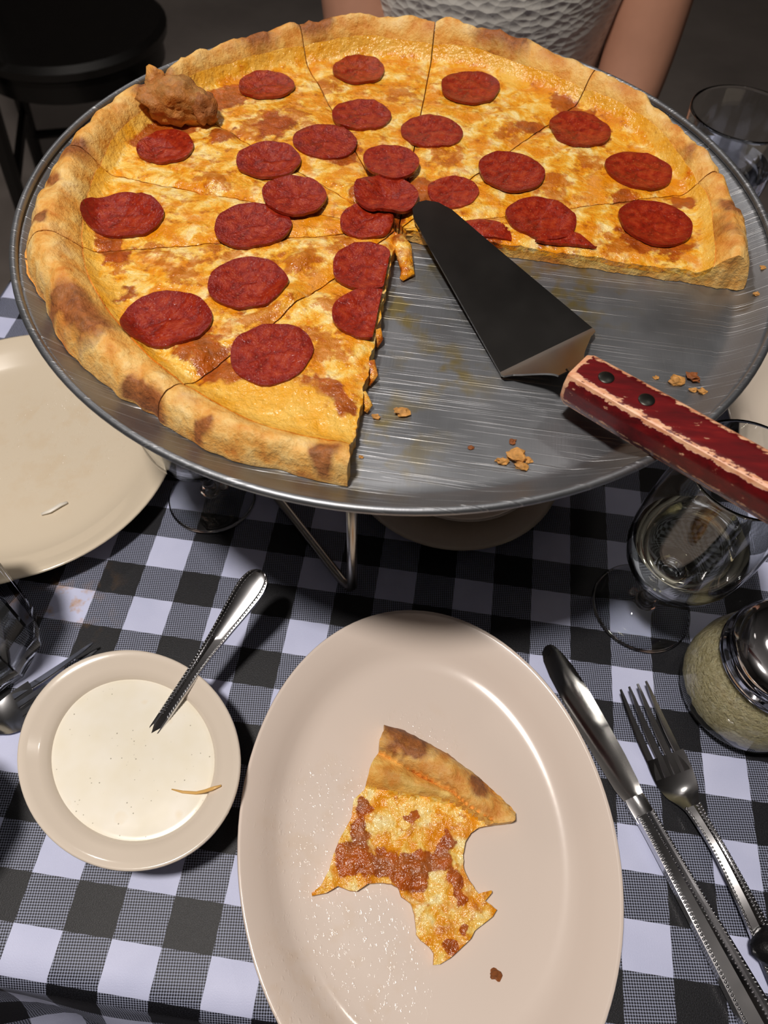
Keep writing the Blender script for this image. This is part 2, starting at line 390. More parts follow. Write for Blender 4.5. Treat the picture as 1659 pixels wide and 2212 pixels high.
chair('chair with grey seat tucked under the front table edge', 6, -17, 0.0, GREYVINYL)

# ------------------------------------------------------------------ pan and stand
PC = (14.06, 35.45); ZF = 17.3
def brim(R): return 1.15*sm(18.2, 20.4, R)
pan = thing('pizza_pan', 'round scratched aluminium pizza pan on the wire stand', 'pan', (PC[0], PC[1], ZF-.12))
prof = [(0, 0), (5, 0), (10, 0), (15, 0), (18.0, 0), (18.25, -.05), (18.5, 0.02)]+[(r, brim(r)-.02) for r in (18.8, 19.1, 19.4, 19.7, 20.0)]
prof += [(20.0, 1.0), (19.5, .62), (18.8, .05), (18.4, -.12), (15, -.12), (0, -.12)]
mk('pan_body', *lathe(prof, 160, (PC[0], PC[1], ZF)), PAN, pan)
rim = [(20.02+.2*math.cos(a), 1.12+.2*math.sin(a)) for a in [2*PI*k/12 for k in range(12)]]
mk('rolled_rim', *lathe(rim, 160, (PC[0], PC[1], ZF), close=True), PAN, pan)
st = thing('pizza_stand', 'chrome wire stand under the pizza pan', 'stand', (PC[0], PC[1], 0))
def rot2(a, r): return PC[0]+r*math.cos(a), PC[1]+r*math.sin(a)
ring = [(*rot2(2*PI*k/64, 15.0), ZF-.46) for k in range(64)]
def ringtube(c, R, z, r, n=64, m=10): return lathe([(R+r*math.cos(2*PI*k/m), z+r*math.sin(2*PI*k/m)) for k in range(m)], n, (c[0], c[1], 0), close=True)
mk('support_ring', *ringtube(PC, 15.0, ZF-.46, .32, 72), WIRE, st)
for a0, a1 in ((-91, -180), (88, -2)):
    pa, pb = rot2(math.radians(a0), 14.9), rot2(math.radians(a1), 14.9)
    z1 = ZF-.5
    dx, dy = (pb[0]-pa[0]), (pb[1]-pa[1]); L = math.hypot(dx, dy); dx /= L; dy /= L
    pts = [(pa[0], pa[1], z1), (pa[0], pa[1], 3), (pa[0], pa[1], 1.4), (pa[0]+dx*.3, pa[1]+dy*.3, .75), (pa[0]+dx*1.0, pa[1]+dy*1.0, .36), (pa[0]+dx*2, pa[1]+dy*2, .32),
           (pb[0]-dx*2, pb[1]-dy*2, .32), (pb[0]-dx*1.0, pb[1]-dy*1.0, .36), (pb[0]-dx*.3, pb[1]-dy*.3, .75), (pb[0], pb[1], 1.4), (pb[0], pb[1], 3), (pb[0], pb[1], z1)]
    mk('wire_leg', *tube(pts, .31, 12), WIRE, st)

# ------------------------------------------------------------------ pizza (positions relative to the pan centre)
CHAR = [(-14.38, -11.26, 1.04), (-12.4, -12.46, 1.22), (-13.43, -11.72, 0.83), (-8.96, -16.35, 0.95), (-9.78, -15.7, 0.77), (-17.94, -0.36, 1.11), (-18.25, -2.82, 0.59), (-14.97, 6.67, 1.9), (-7.82, 15.96, 1.53), (-4.78, 18.32, 1.1), (4.63, 15.82, 1.84), (3.83, 16.6, 1.24), (16.63, 0.26, 1.25), (17.7, 2.1, 0.9), (15.36, 6.57, 0.82), (-11.02, 13.64, 1.34), (-17.33, -6.24, 0.68), (-6.35, -17.18, 0.56), (-0.88, -17.72, 0.74)]
SAUCE = [(-12.51, 8.45, 1.56), (-11.67, 9.75, 1.15), (-11.22, 4.75, 1.08), (-15.32, 4.42, 1.34), (-15.79, 3.32, 1.06), (-13.91, -6.58, 1.03), (-12.41, -9.49, 0.88), (-7.72, -12.31, 1.36), (-6.2, -13.94, 1.42), (-4.53, -13.93, 1.02), (-2.84, -14.05, 1.22), (-1.76, -14.28, 1.01), (-0.69, -14.51, 0.91), (-0.94, 0.29, 1.78), (-2.07, 0.93, 1.03), (0.69, 1.7, 1.3), (-0.9, -1.79, 1.48), (14.38, -0.29, 1.77), (12.92, -0.17, 1.27), (8.78, 12.93, 1.06), (9.8, 11.45, 1.48), (10.9, 8.75, 1.0), (5.02, -1.47, 1.24), (2.75, 1.88, 1.56), (-8.58, 6.57, 1.66), (6.95, 9.51, 1.15), (-3.94, 4.25, 1.34), (-14.68, 5.06, 1.62), (-13.73, 5.67, 1.09), (15.7, 3.52, 1.07), (12.33, 3.31, 1.07), (-14.65, -5.21, 0.94), (8.46, -0.81, 1.26)]
BARE = [(-3.29, -15.71, 2.56), (-5.74, -15.6, 1.58), (-1.16, -16.38, 1.36), (-13.1, -9.4, 1.09), (-14.7, -7.6, 0.9), (5.86, 15.36, 1.55)]
BLIST = [(-4.5, -5.56, 0.89), (-10.51, 0.16, 0.9), (-11.22, 4.75, 1.08), (-2.32, 0.89, 1.03), (-0.65, -1.74, 1.11), (-4.49, -8.38, 1.34), (-7.97, -12.95, 1.24), (-13.59, -10.04, 1.3), (12.38, 10.89, 0.74)]
BROWN = [(-4.5, -5.56, 1.17), (-10.51, 0.16, 1.01), (-2.8, -3.73, 0.96), (-9.33, 6.16, 1.38), (-7.38, 7.61, 1.26), (-13.44, -7.23, 0.91), (-2.14, -11.16, 1.28), (-2.22, -8.3, 0.89), (-1.35, 11.65, 1.18), (8.42, 3.44, 1.33), (10.57, 6.19, 1.11), (5.56, 8.7, 1.0), (-5.86, 11.86, 1.18), (1.9, 5.43, 1.09), (11.65, -1.0, 1.0), (-8.45, -5.56, 0.93), (-11.87, -6.2, 0.92), (-5.43, -10.19, 1.08), (-9.87, -7.29, 0.91)]
PEPS = [(-4.55, 13.95, 1.75), (-9.98, 10.77, 1.67), (2.87, 13.16, 1.96), (-3.52, 8.60, 1.77), (0.92, 7.66, 1.83), (9.84, 9.65, 1.88), (-14.05, 2.86, 1.64), (-5.17, 5.30, 1.83), (-7.96, 2.70, 1.81), (-0.98, 3.39, 1.62), (5.87, 4.24, 1.91), (13.25, 5.9, 1.85), (-5.76, -0.59, 1.73), (-14.22, -3.68, 1.97), (-7.43, -3.31, 1.93), (2.75, 1.81, 1.43), (7.68, 0.24, 1.88), (13.87, 0.97, 1.93), (-6.57, -7.75, 1.91), (-1.07, -5.49, 1.75), (-0.45, -8.85, 1.7), (-9.66, -10.91, 1.98), (-4.36, -12.18, 1.94), (4.6, -1.9, 1.6), (8.98, -2.4, 1.7), (-0.83, 0.37, 1.7), (-1.6, -1.75, 1.5)]
AP = (0.14, -1.85)
CUTS = [357.5, 381.7, 417.0, 450.5, 477.0, 507.0, 534.0, 558.0, 599.0, 630.0]
def angd(a, b): return abs((a-b+180) % 360-180)
def Rin(ph): return 16.75+0.55*math.exp(-(angd(ph, 107)/22)**2)+0.2*math.sin(math.radians(ph*3))+0.3*nz(math.cos(math.radians(ph))*3, math.sin(math.radians(ph))*3, 5)
def Rout(ph):
    r = 18.3+1.1*math.exp(-(angd(ph, 197)/34)**2)+0.35*math.exp(-(angd(ph, 95)/40)**2)+0.45*math.exp(-(angd(ph, 2)/14)**2)
    return r+0.38*nz(math.cos(math.radians(ph))*5, math.sin(math.radians(ph))*5, 1)+0.2*nz(math.cos(math.radians(ph))*22, math.sin(math.radians(ph))*22, 2)
def Hc(ph):
    return 2.4-0.95*math.exp(-(angd(ph, 255)/32)**2)-0.35*math.exp(-(angd(ph, 2)/30)**2)+0.45*math.exp(-(angd(ph, 95)/38)**2)
def H(x, y):
    R = math.hypot(x, y); ph = math.degrees(math.atan2(y, x)) % 360
    ri, ro, hc = Rin(ph), Rout(ph), Hc(ph)
    h0 = 0.86+0.10*nz(x, y, 0, 0.55)+0.07*nz(x, y, 9, 1.7)+0.05*nz(x, y, 4, 3.5)
    for a, b, r in BLIST:
        d = math.hypot(x-a, y-b)/r
        if d < 1: h0 += 0.30*(1-d*d)**1.5
    if R < ri-.7: return h0
    u = (R-ri)/(ro-ri)
    if u < 0.45:
        k = sm(-.7/(ro-ri), 0.45, u); h = h0*(1-k)+hc*k
    else:
        h = hc*math.sqrt(max(0, 1-((u-0.45)/0.56)**2))
    if u > 0:
        w = math.sin(PI*min(1, u))
        h += w*(0.34*nz(x, y, 7, 0.45)+0.2*nz(x, y, 2, 1.2)+0.11*nz(x, y, 3, 2.8))
    return max(h, brim(R)+0.1)
def masks(x, y, crust):
    R = math.hypot(x, y); ph = math.degrees(math.atan2(y, x)) % 360
    if crust:
        u = (R-Rin(ph))/(Rout(ph)-Rin(ph))
        return (blob(CHAR, x, y), 0, 1-sm(-0.05, 0.32, u), 1)
    sauce = blob(SAUCE, x, y)*0.85
    for a, b, r in PEPS:
        d = math.hypot(x-a, y-b)/r
        if d < 1.5: sauce = max(sauce, 0.42*(1-sm(0.95, 1.45, d)))
    return (blob(BROWN, x, y), sauce, max(blob(BARE, x, y), sm(Rin(ph)-0.9, Rin(ph)-0.1, R)*0.8), 1)
def ray(ax, ay, th, f):
    d = f(math.degrees(th) % 360)
    for _ in range(6):
        x, y = ax+d*math.cos(th), ay+d*math.sin(th); R = math.hypot(x, y); ph = math.degrees(math.atan2(y, x)) % 360
        d += f(ph)-R
    return d
SL = ['pizza slice beside the bare pan with cut pepperoni near the server blade', 'pizza slice with two pepperoni close under its crust near the water tumbler', 'pizza slice with a large browned spot on its puffy crust',
      'pizza slice with a pepperoni right against its puffy golden crust', 'pizza slice with brown sauce smears, next to the slice with the burnt bubble', 'pizza slice whose crust carries the big burnt bubble',
      'narrow pizza slice with one large pepperoni next to its pale crust', 'pizza slice with two dark brown scorched patches on its crust edge', 'pizza slice with a bare golden strip and pepperoni cut through by the open edge']
slices = []
for k in range(9):
    a0, a1 = math.radians(CUTS[k]), math.radians(CUTS[k+1]); am = (a0+a1)/2; ha = (a1-a0)/2
    g = 0.035/math.sin(ha); ax, ay = AP[0]+g*math.cos(am), AP[1]+g*math.sin(am)
    if k in (0, 8): pass
    c = (PC[0]+AP[0]+9*math.cos(am), PC[1]+AP[1]+9*math.sin(am), ZF)
    sl = thing('pizza_slice', SL[k], 'pizza slice', c, 'pepperoni pizza slices on the pan'); slices.append((a0, a1, sl))
    nt = max(14, int(math.degrees(a1-a0)/0.9)); N1, N2 = 78, 30
    G = []
    for i in range(N1+N2+1):
        row = []
        for j in range(nt+1):
            th = a0+(a1-a0)*j/nt
            di, do = ray(ax, ay, th, Rin), ray(ax, ay, th, Rout)
            d = 0.25+(di-0.25)*i/N1 if i <= N1 else di+(do-di)*(1-(1-(i-N1)/N2)**1.6)
            x, y = ax+d*math.cos(th), ay+d*math.sin(th)
            e = min(d*math.sin(th-a0), d*math.sin(a1-th))
            outer = (k == 0 and j == 0) or (k == 8 and j == nt)
            if outer:
                s = 0.16*nz(d*1.1, k*3.0, 0)+0.08*nz(d*3.7, k, 2); nx, ny = -math.sin(th), math.cos(th); x += nx*s; y += ny*s
            h = H(x, y)-0.13*math.exp(-(e/0.3)**2)
            row.append((x, y, h))
        G.append(row)
    # dough base with the raised crust rim
    vs, at, fs, W = [], [], [], nt+1
    for i, row in enumerate(G):
        for (x, y, h) in row:
            z = h if i > N1 else h-0.30*(1 if i < N1 else 0.4)
            vs.append((PC[0]+x, PC[1]+y, ZF+z)); at.append(masks(x, y, True))
    nb = len(vs)
    for i, row in enumerate(G):
        for (x, y, h) in row:
            zb = brim(math.hypot(x, y))+0.03; zb = min(zb, h-0.05) if i < N1+N2 else min(zb+.04, h-.02)
            vs.append((PC[0]+x, PC[1]+y, ZF+zb)); at.append((0.15, 0, 0, 1))
    NR = len(G)
    for i in range(NR-1):
        for j in range(nt):
            q = (i*W+j, i*W+j+1, (i+1)*W+j+1, (i+1)*W+j); fs.append(q)
            if i % 1 == 0: fs.append(tuple(nb+v for v in q))
        for j in (0, nt): fs.append((i*W+j, (i+1)*W+j, nb+(i+1)*W+j, nb+i*W+j))
    for j in range(nt):
        fs.append((j, j+1, nb+j+1, nb+j)); e = (NR-1)*W; fs.append((e+j, e+j+1, nb+e+j+1, nb+e+j))
    mk('crust', vs, fs, CRUST, sl, attr=at, sharp=50)
    # cheese layer
    vs, at, fs = [], [], []
    for i in range(N1+1):
        for (x, y, h) in G[i]:
            vs.append((PC[0]+x, PC[1]+y, ZF+h+0.02)); at.append(masks(x, y, False))
    nb = len(vs); per = [(0, j) for j in range(nt)]+[(i, nt) for i in range(N1)]+[(N1, j) for j in range(nt, 0, -1)]+[(i, 0) for i in range(N1, 0, -1)]
    for i in range(N1):
        for j in range(nt): fs.append((i*W+j, i*W+j+1, (i+1)*W+j+1, (i+1)*W+j))
    for (i, j) in per:
        x, y, h = G[i][j]; vs.append((PC[0]+x, PC[1]+y, ZF+h-0.28)); at.append(masks(x, y, False))
    for p in range(len(per)):
        q = (p+1) % len(per); fs.append((per[p][0]*W+per[p][1], per[q][0]*W+per[q][1], nb+q, nb+p))
    mk('cheese', vs, fs, CHEESE, sl, attr=at, sharp=60)
def slice_of(x, y):
    a = math.atan2(y-AP[1], x-AP[0])
    while a < math.radians(CUTS[0]): a += 2*PI
    for a0, a1, sl in slices:
        if a0 <= a < a1: return a0, a1, sl
    # over the open wedge: give it to the nearer end slice
    return slices[0] if y-AP[1] > -3.2 and x > 1.5 else slices[8]
for n, (px, py, pr) in enumerate(PEPS):
    a0, a1, sl = slice_of(px, py)
    rnd = random.Random(n); ph0 = rnd.random()*6; curl = 0.10+0.12*rnd.random(); el = 1+0.06*(rnd.random()-.5)
    NA, NRR = 40, 7; vs, fs = [], []
    lift = {9: 0.42, 10: 0.13, 12: 0.27, 25: 0.26, 23: 0.065}.get(n, 0.07)
    if n == 23: curl = 0.0
    zc = H(px, py)
    cut = None
    if n in (19, 20): cut = ('x', 0.02)
    if n in (23, 24, 16): cut = ('y', -1.83)
    def top(x, y, u): return max(0.55*H(x, y)+0.45*zc, H(x, y))+lift+curl*(u**3)+0.03*nz(x*2, y*2, n)
    rows = []
    for i in range(NRR+1):
        u = i/NRR; row = []
        for k in range(NA):
            a = 2*PI*k/NA; r = pr*u*(1+0.035*math.sin(2*a+ph0)+0.02*math.sin(3*a+ph0*2)+0.012*math.sin(7*a))
            x, y = px+r*math.cos(a)*el, py+r*math.sin(a)
            if cut and cut[0] == 'x': x = min(x, cut[1]+0.03*nz(y*3, n))
            if cut and cut[0] == 'y': y = max(y, cut[1]+0.03*nz(x*3, n))
            z = top(x, y, u)-(0.05 if i == NRR else 0)
            row.append((PC[0]+x, PC[1]+y, ZF+z))
        rows.append(row)
    rows.append([(x, y, z-0.16) for x, y, z in rows[-1]])
    for r in rows: vs += r
    for i in range(len(rows)-1):
        for k in range(NA):
            m = (k+1) % NA; fs.append((i*NA+k, i*NA+m, (i+1)*NA+m, (i+1)*NA+k))
    mk('pepperoni', vs, fs, PEP, sl, org=(PC[0]+px, PC[1]+py, ZF+zc), sharp=70)
# burnt bubble on the crust
def lump(c, rad, seed, n=3, amp=0.25, freq=0.9):
    bm = bmesh.new(); bmesh.ops.create_icosphere(bm, subdivisions=n, radius=1.0); vs = []
    for v in bm.verts:
        d = v.co.normalized(); k = 1+amp*noise.noise((d*freq*2+Vector((seed, seed*.7, 0))))+amp*.5*noise.noise(d*freq*5+Vector((seed, 0, 3)))
        vs.append((c[0]+d.x*rad[0]*k, c[1]+d.y*rad[1]*k, c[2]+d.z*rad[2]*k))
    fs = [tuple(v.index for v in f.verts) for f in bm.faces]; bm.free(); return vs, fs
sl5 = slices[5][2]
v, f = lump((PC[0]-14.3, PC[1]+6.2, ZF+1.9), (2.0, 1.5, 1.25), 3.3, 4, .35); mk('burnt_bubble', v, f, CRUST, sl5, attr=[(0.85 if (z-ZF) > 1.4 else .4, 0, .2, 1) for x, y, z in v])
v, f = lump((PC[0]-15.7, PC[1]+7.2, ZF+2.3), (.55, .5, .9), 5.1, 3, .35); mk('bubble_flake', v, f, CRUST, sl5, attr=[(0.5, 0, 0, 1)]*len(v))
v, f = lump((PC[0]-12.6, PC[1]+6.0, ZF+1.7), (.8, .9, .9), 8.1, 3, .4); mk('bubble_flake', v, f, CRUST, sl5, attr=[(0.9, 0, 0, 1)]*len(v))
# cheese strings hanging off the open edge
sl8 = slices[8][2]
for pts, r in (([(.1, -2.6, .75), (.55, -3.1, .6), (.8, -3.9, .35), (1.02, -4.6, .2), (.75, -5.1, .15)], [.45, .5, .42, .38, .12]),
               ([(.05, -9.6, .7), (.28, -9.9, .4), (.2, -10.2, .2)], [.3, .2, .08]), ([(.05, -11.7, .7), (.35, -12.2, .35), (.2, -12.7, .2)], [.3, .22, .08]), ([(0, -13.6, .6), (.4, -14.0, .3), (.3, -14.3, .2)], [.25, .2, .1])):
    v, f = tube([(PC[0]+x, PC[1]+y, ZF+z) for x, y, z in pts], r, 10, .55); mk('cheese_string', v, f, CHEESE, sl8, attr=[(.2, .45, 0, 1)]*len(v))

# ------------------------------------------------------------------ pie server
ps = thing('pie_server', 'steel pie server with a worn red wooden handle resting on the pan', 'pie server', (22, 26, ZF))
def lerp(a, b, t): return tuple(a[i]+(b[i]-a[i])*t for i in range(3))
tipc, hl, hr = Vector((15.2, 35.5, 18.54)), Vector((20.2, 24.6, 17.47)), Vector((24.55, 28.3, 17.56))
up = Vector((0, 0, 1)); cols = 15
rowsB = []
axd = ((hl+hr)/2-tipc); lat0 = Vector((1.0, .62, 0)).normalized()
for i in range(31):
    t = i/30
    w0 = 0.98; wl = (hr-hl).length/2
    hw = w0+(wl-w0)*(t**1.05)
    if t < 0.085: hw = w0*math.sqrt(max(0.02, 1-((0.085-t)/0.088)**2))*1.0+0.0
    ctr = tipc+axd*t; lat = lat0.lerp((hr-hl).normalized(), t).normalized()
    rowsB.append([(ctr+lat*hw*(2*j/(cols-1)-1), t) for j in range(cols)])
vs, fs = [], []
bend = Vector((0.45, -0.55, 0)).normalized()
neck_end = Vector((23.2, 23.85, 19.02))
rowsP = [[p for p, t in r] for r in rowsB]
base = rowsP[-1]; mid = sum(base, Vector())/cols
for i in range(1, 13):                                                         # heel bends up and narrows into the neck
    t = i/12; row = []
    ctr = mid.lerp(neck_end, t); ctr.z = mid.z+(neck_end.z-mid.z)*(t**1.15)
    latv = (hr-hl).normalized(); hw = (base[-1]-base[0]).length/2
    hw2 = hw*1.01 if t < .17 else hw+(0.82-hw)*sm(-.25, 1.0, (t-.12)/.88)*1.0
    if .08 < t < .26: hw2 = min(hw2, hw*(1.01-.5*max(0, t-.1)))
    row = [ctr+latv*hw2*(2*j/(cols-1)-1) for j in range(cols)]
    rowsP.append(row)
th = 0.11; nrow = len(rowsP)
for r in rowsP: vs += [tuple(p+up*th/2) for p in r]
for r in rowsP: vs += [tuple(p-up*th/2) for p in r]
nb = nrow*cols
for i in range(nrow-1):
    for j in range(cols-1):
        q = (i*cols+j, i*cols+j+1, (i+1)*cols+j+1, (i+1)*cols+j); fs += [q, tuple(nb+v for v in reversed(q))]
    for j in (0, cols-1): fs.append((i*cols+j, (i+1)*cols+j, nb+(i+1)*cols+j, nb+i*cols+j))
for i in (0, nrow-1):
    for j in range(cols-1): fs.append((i*cols+j, i*cols+j+1, nb+i*cols+j+1, nb+i*cols+j))
mk('blade', vs, fs, BLADE, ps, sharp=25)
h0, h1 = Vector((23.2, 23.15, 19.25)), Vector((33.15, 16.55, 19.70))
hd = (h1-h0).normalized(); hx = hd.cross(up).normalized(); hz = hx.cross(hd)
oct_ = [(-.95, -.78), (-.45, -.85), (.45, -.85), (.95, -.78), (1.12, -.4), (1.12, .35), (.92, .8), (.80, .86), (-.80, .86), (-.92, .8), (-1.12, .35), (-1.12, -.4)]
wearv = [.75, .35, .35, .6, .55, .3, .9, .62, .62, .9, .3, .55]
vs, at, rings = [], [], []
NH = 46
for i in range(NH+1):
    t = i/NH; L = (h1-h0).length; wob = 1+0.05*math.sin(t*5)+(.08*sm(.4, 1, t)); s = 1.0 if 0 < i < NH else 0.9
    ring = []
    for (a, b), wv in zip(oct_, wearv):
        ring.append(tuple(h0+hd*(L*t)+hx*(a*s*wob*.94)+hz*(b*s*(1+.04*sm(.3, 1, t))))); at.append((max(wv if i > 0 else .9, .8 if i < 1 else 0)+(.3*(1-sm(0, .05, t))), 0, 0, 1))
    rings.append(ring)
v, f = loft(rings)
# subdivide the faces so the wear mask has room: rebuild each ring with extra points
def densify(ring, w, k=3):
    o, ow = [], []
    n = len(ring)
    for i in range(n):
        a, b = Vector(ring[i]), Vector(ring[(i+1) % n]); wa, wb = w[i], w[(i+1) % n]
        L = (b-a).length; kk = 6 if L > .6 else 2
        for j in range(kk):
            t = j/kk; o.append(tuple(a.lerp(b, t))); mid = 0.235
            e = max(wa*(1-t*L/.16) if t*L < .16 else 0, wb*(1-(1-t)*L/.16) if (1-t)*L < .16 else 0); ow.append(max(e, mid))
    return o, ow
dr, at = [], []
for i, r in enumerate(rings):
    o, ow = densify(r, wearv); dr.append(o); t = i/NH
    at += [(min(1, w+(.55 if i == 0 else 0.0)+.28*(1-sm(0, .06, t))*(.6)), 0, 0, 1) for w in ow]
v, f = loft(dr)
hdl = mk('handle', v, f, HANDLE, ps, attr=at, sharp=28, org=tuple(h0))
def disc_on(c, n, r, h):
    n = n.normalized(); s = n.cross(Vector((1, 0, 0))).normalized(); t = n.cross(s); R = []
    for rr_, hh in ((r, -.05), (r, h*.5), (r*.85, h), (0.02, h*1.15)): R.append([tuple(c+s*rr_*math.cos(2*PI*k/20)+t*rr_*math.sin(2*PI*k/20)+n*hh) for k in range(20)])
    return loft(R)
for d in (1.35, 3.25, 9.6):
    mk('rivet', *disc_on(h0+hd*d+hz*(.86+.01*d*.3), hz, .34, .06), RIVET, hdl, sharp=40)
mk('tang', *tube([tuple(neck_end-Vector((.05, -.05, .0))), tuple(h0+hd*.5-hz*.05)], [.3, .3], 10, .3), BLADE, ps)

# ------------------------------------------------------------------ crumbs
def crumb(x, y, z, s, mat, label, group, seed):
    v, f = lump((x, y, z+s*.35), (s, s*(.6+.5*random.random()), s*.45), seed, 2, .8, 1.2)
    tag(mk('crust_crumb', v, f, mat, org=(x, y, z), smooth=False), label, 'crumb', group)
PCR = [(15.95, 21.51, .34), (14.85, 21.05, .2), (20.99, 20.67, .16), (28.48, 25.53, .4), (29.28, 25.97, .34), (29.61, 24.99, .22), (32.94, 32.05, .2), (33.45, 33.99, .16), (14.54, 18.76, .12), (21.16, 19.87, .42), (20.58, 19.49, .26), (21.4, 19.35, .3), (19.19, 20.05, .13), (21.7, 19.75, .16), (29.3, 25.2, .18), (27.6, 25.7, .14)]
def crumb_label(x, y, i):
    if i in (2, 12): return 'tiny dark brown crumb on the pan close to the little crumb pile'
    if i == 4: return 'dark toasted crust crumb on the pan beside the red handle'
    if x > 31: return 'small golden crumb on the pan below the cut corner of the pizza'
    if x > 27: return 'golden crust crumb on the pan beside the red server handle'
    if x > 20: return 'golden crust crumb in the little pile by the pan rim'
    return 'golden crust crumb on the bare pan beside the open slice edge'
for i, (x, y, s) in enumerate(PCR):
    crumb(x, y, ZF+brim(math.hypot(x-PC[0], y-PC[1]))+.01, s, CRUMBD if i in (2, 4, 12) else CRUMB, crumb_label(x, y, i), 'crumbs on the pan', i*1.7)

# ------------------------------------------------------------------ oval plate with the bitten slice
OV = dict(a=12.5, b=9.75, ang=math.radians(105)); OC = (20.05, 6.86, 0)
def china(prof): return lathe(prof, 96, OC, **OV)
pl = mk('oval_plate', *lathe([(0, .55), (.35, .55), (.6, .56), (.72, .6), (.78, .72), (.82, .98), (.86, 1.35), (.90, 1.68), (.95, 1.98), (.98, 2.14), (.995, 2.2), (1.0, 2.13), (.99, 2.02), (.95, 1.72), (.9, 1.35), (.82, .7), (.76, .3), (.72, .06), (.66, .03), (.62, .2), (0, .2)], 112, OC, **OV), PLATE, org=OC)
tag(pl, 'oval cream china plate holding the half eaten pizza slice', 'plate')
BITE = [(17.0, 12.25), (18.22, 12.09), (19.49, 11.67), (20.75, 11.19), (22.24, 10.39), (23.55, 9.52), (24.45, 8.89), (24.68, 8.65), (24.66, 8.24), (24.48, 8.12), (23.49, 7.87), (22.79, 7.64), (22.39, 7.31), (22.11, 6.81), (22.05, 6.22), (22.09, 5.72), (22.34, 5.13), (22.78, 4.71), (23.0, 4.52), (23.63, 4.77), (23.64, 4.65), (23.33, 4.24), (23.64, 4.1), (23.92, 3.91), (23.74, 3.58), (23.16, 3.09), (22.91, 2.86), (22.68, 2.45), (22.19, 1.93), (21.77, 1.53), (21.28, 1.19), (21.02, 1.15), (20.97, 1.59), (20.75, 1.87), (20.33, 2.06), (20.04, 2.3), (19.87, 3.15), (19.62, 3.59), (19.11, 3.82), (18.86, 4.2), (18.5, 4.3), (17.95, 4.29), (17.35, 4.17), (16.8, 3.72), (16.47, 3.71), (15.83, 3.83), (15.28, 3.44), (14.63, 3.23), (14.58, 3.34), (14.96, 3.7), (15.24, 4.42), (15.36, 5.25), (15.57, 6.06), (15.97, 7.1), (15.96, 8.05), (16.45, 8.61), (16.63, 9.84), (16.96, 10.7), (16.87, 11.05), (17.11, 11.77)]
BS = [(16.43, 7.85, .48), (16.46, 6.71, .69), (16.22, 5.19, .9), (17.29, 5.03, .83), (18.67, 5.1, .9), (19.67, 4.93, .83), (20.16, 5.5, .62), (21.16, 6.68, .62), (21.05, 5.63, .55), (21.94, 4.95, .48), (22.15, 4.07, .42), (19.13, 7.7, .28), (21.8, 1.93, .48), (22.39, 2.7, .28)]
CL = [(16.0, 10.95), (16.95, 10.69), (19.68, 9.66), (21.19, 9.18), (21.96, 8.61), (23.43, 8.08), (25.2, 7.6)]
R2 = [(16.0, 8.85), (16.78, 8.81), (18.33, 8.69), (19.78, 8.76), (21.24, 8.64), (22.21, 8.24), (23.5, 7.7), (25.2, 7.3)]
def line_y(P, x):
    for (x0, y0), (x1, y1) in zip(P, P[1:]):
        if x <= x1: return y0+(y1-y0)*(x-x0)/(x1-x0)
    return P[-1][1]
OUT = BITE[:8]
def out_y(x): return line_y([(16.0, 12.3)]+OUT+[(25.5, 8.3)], x)
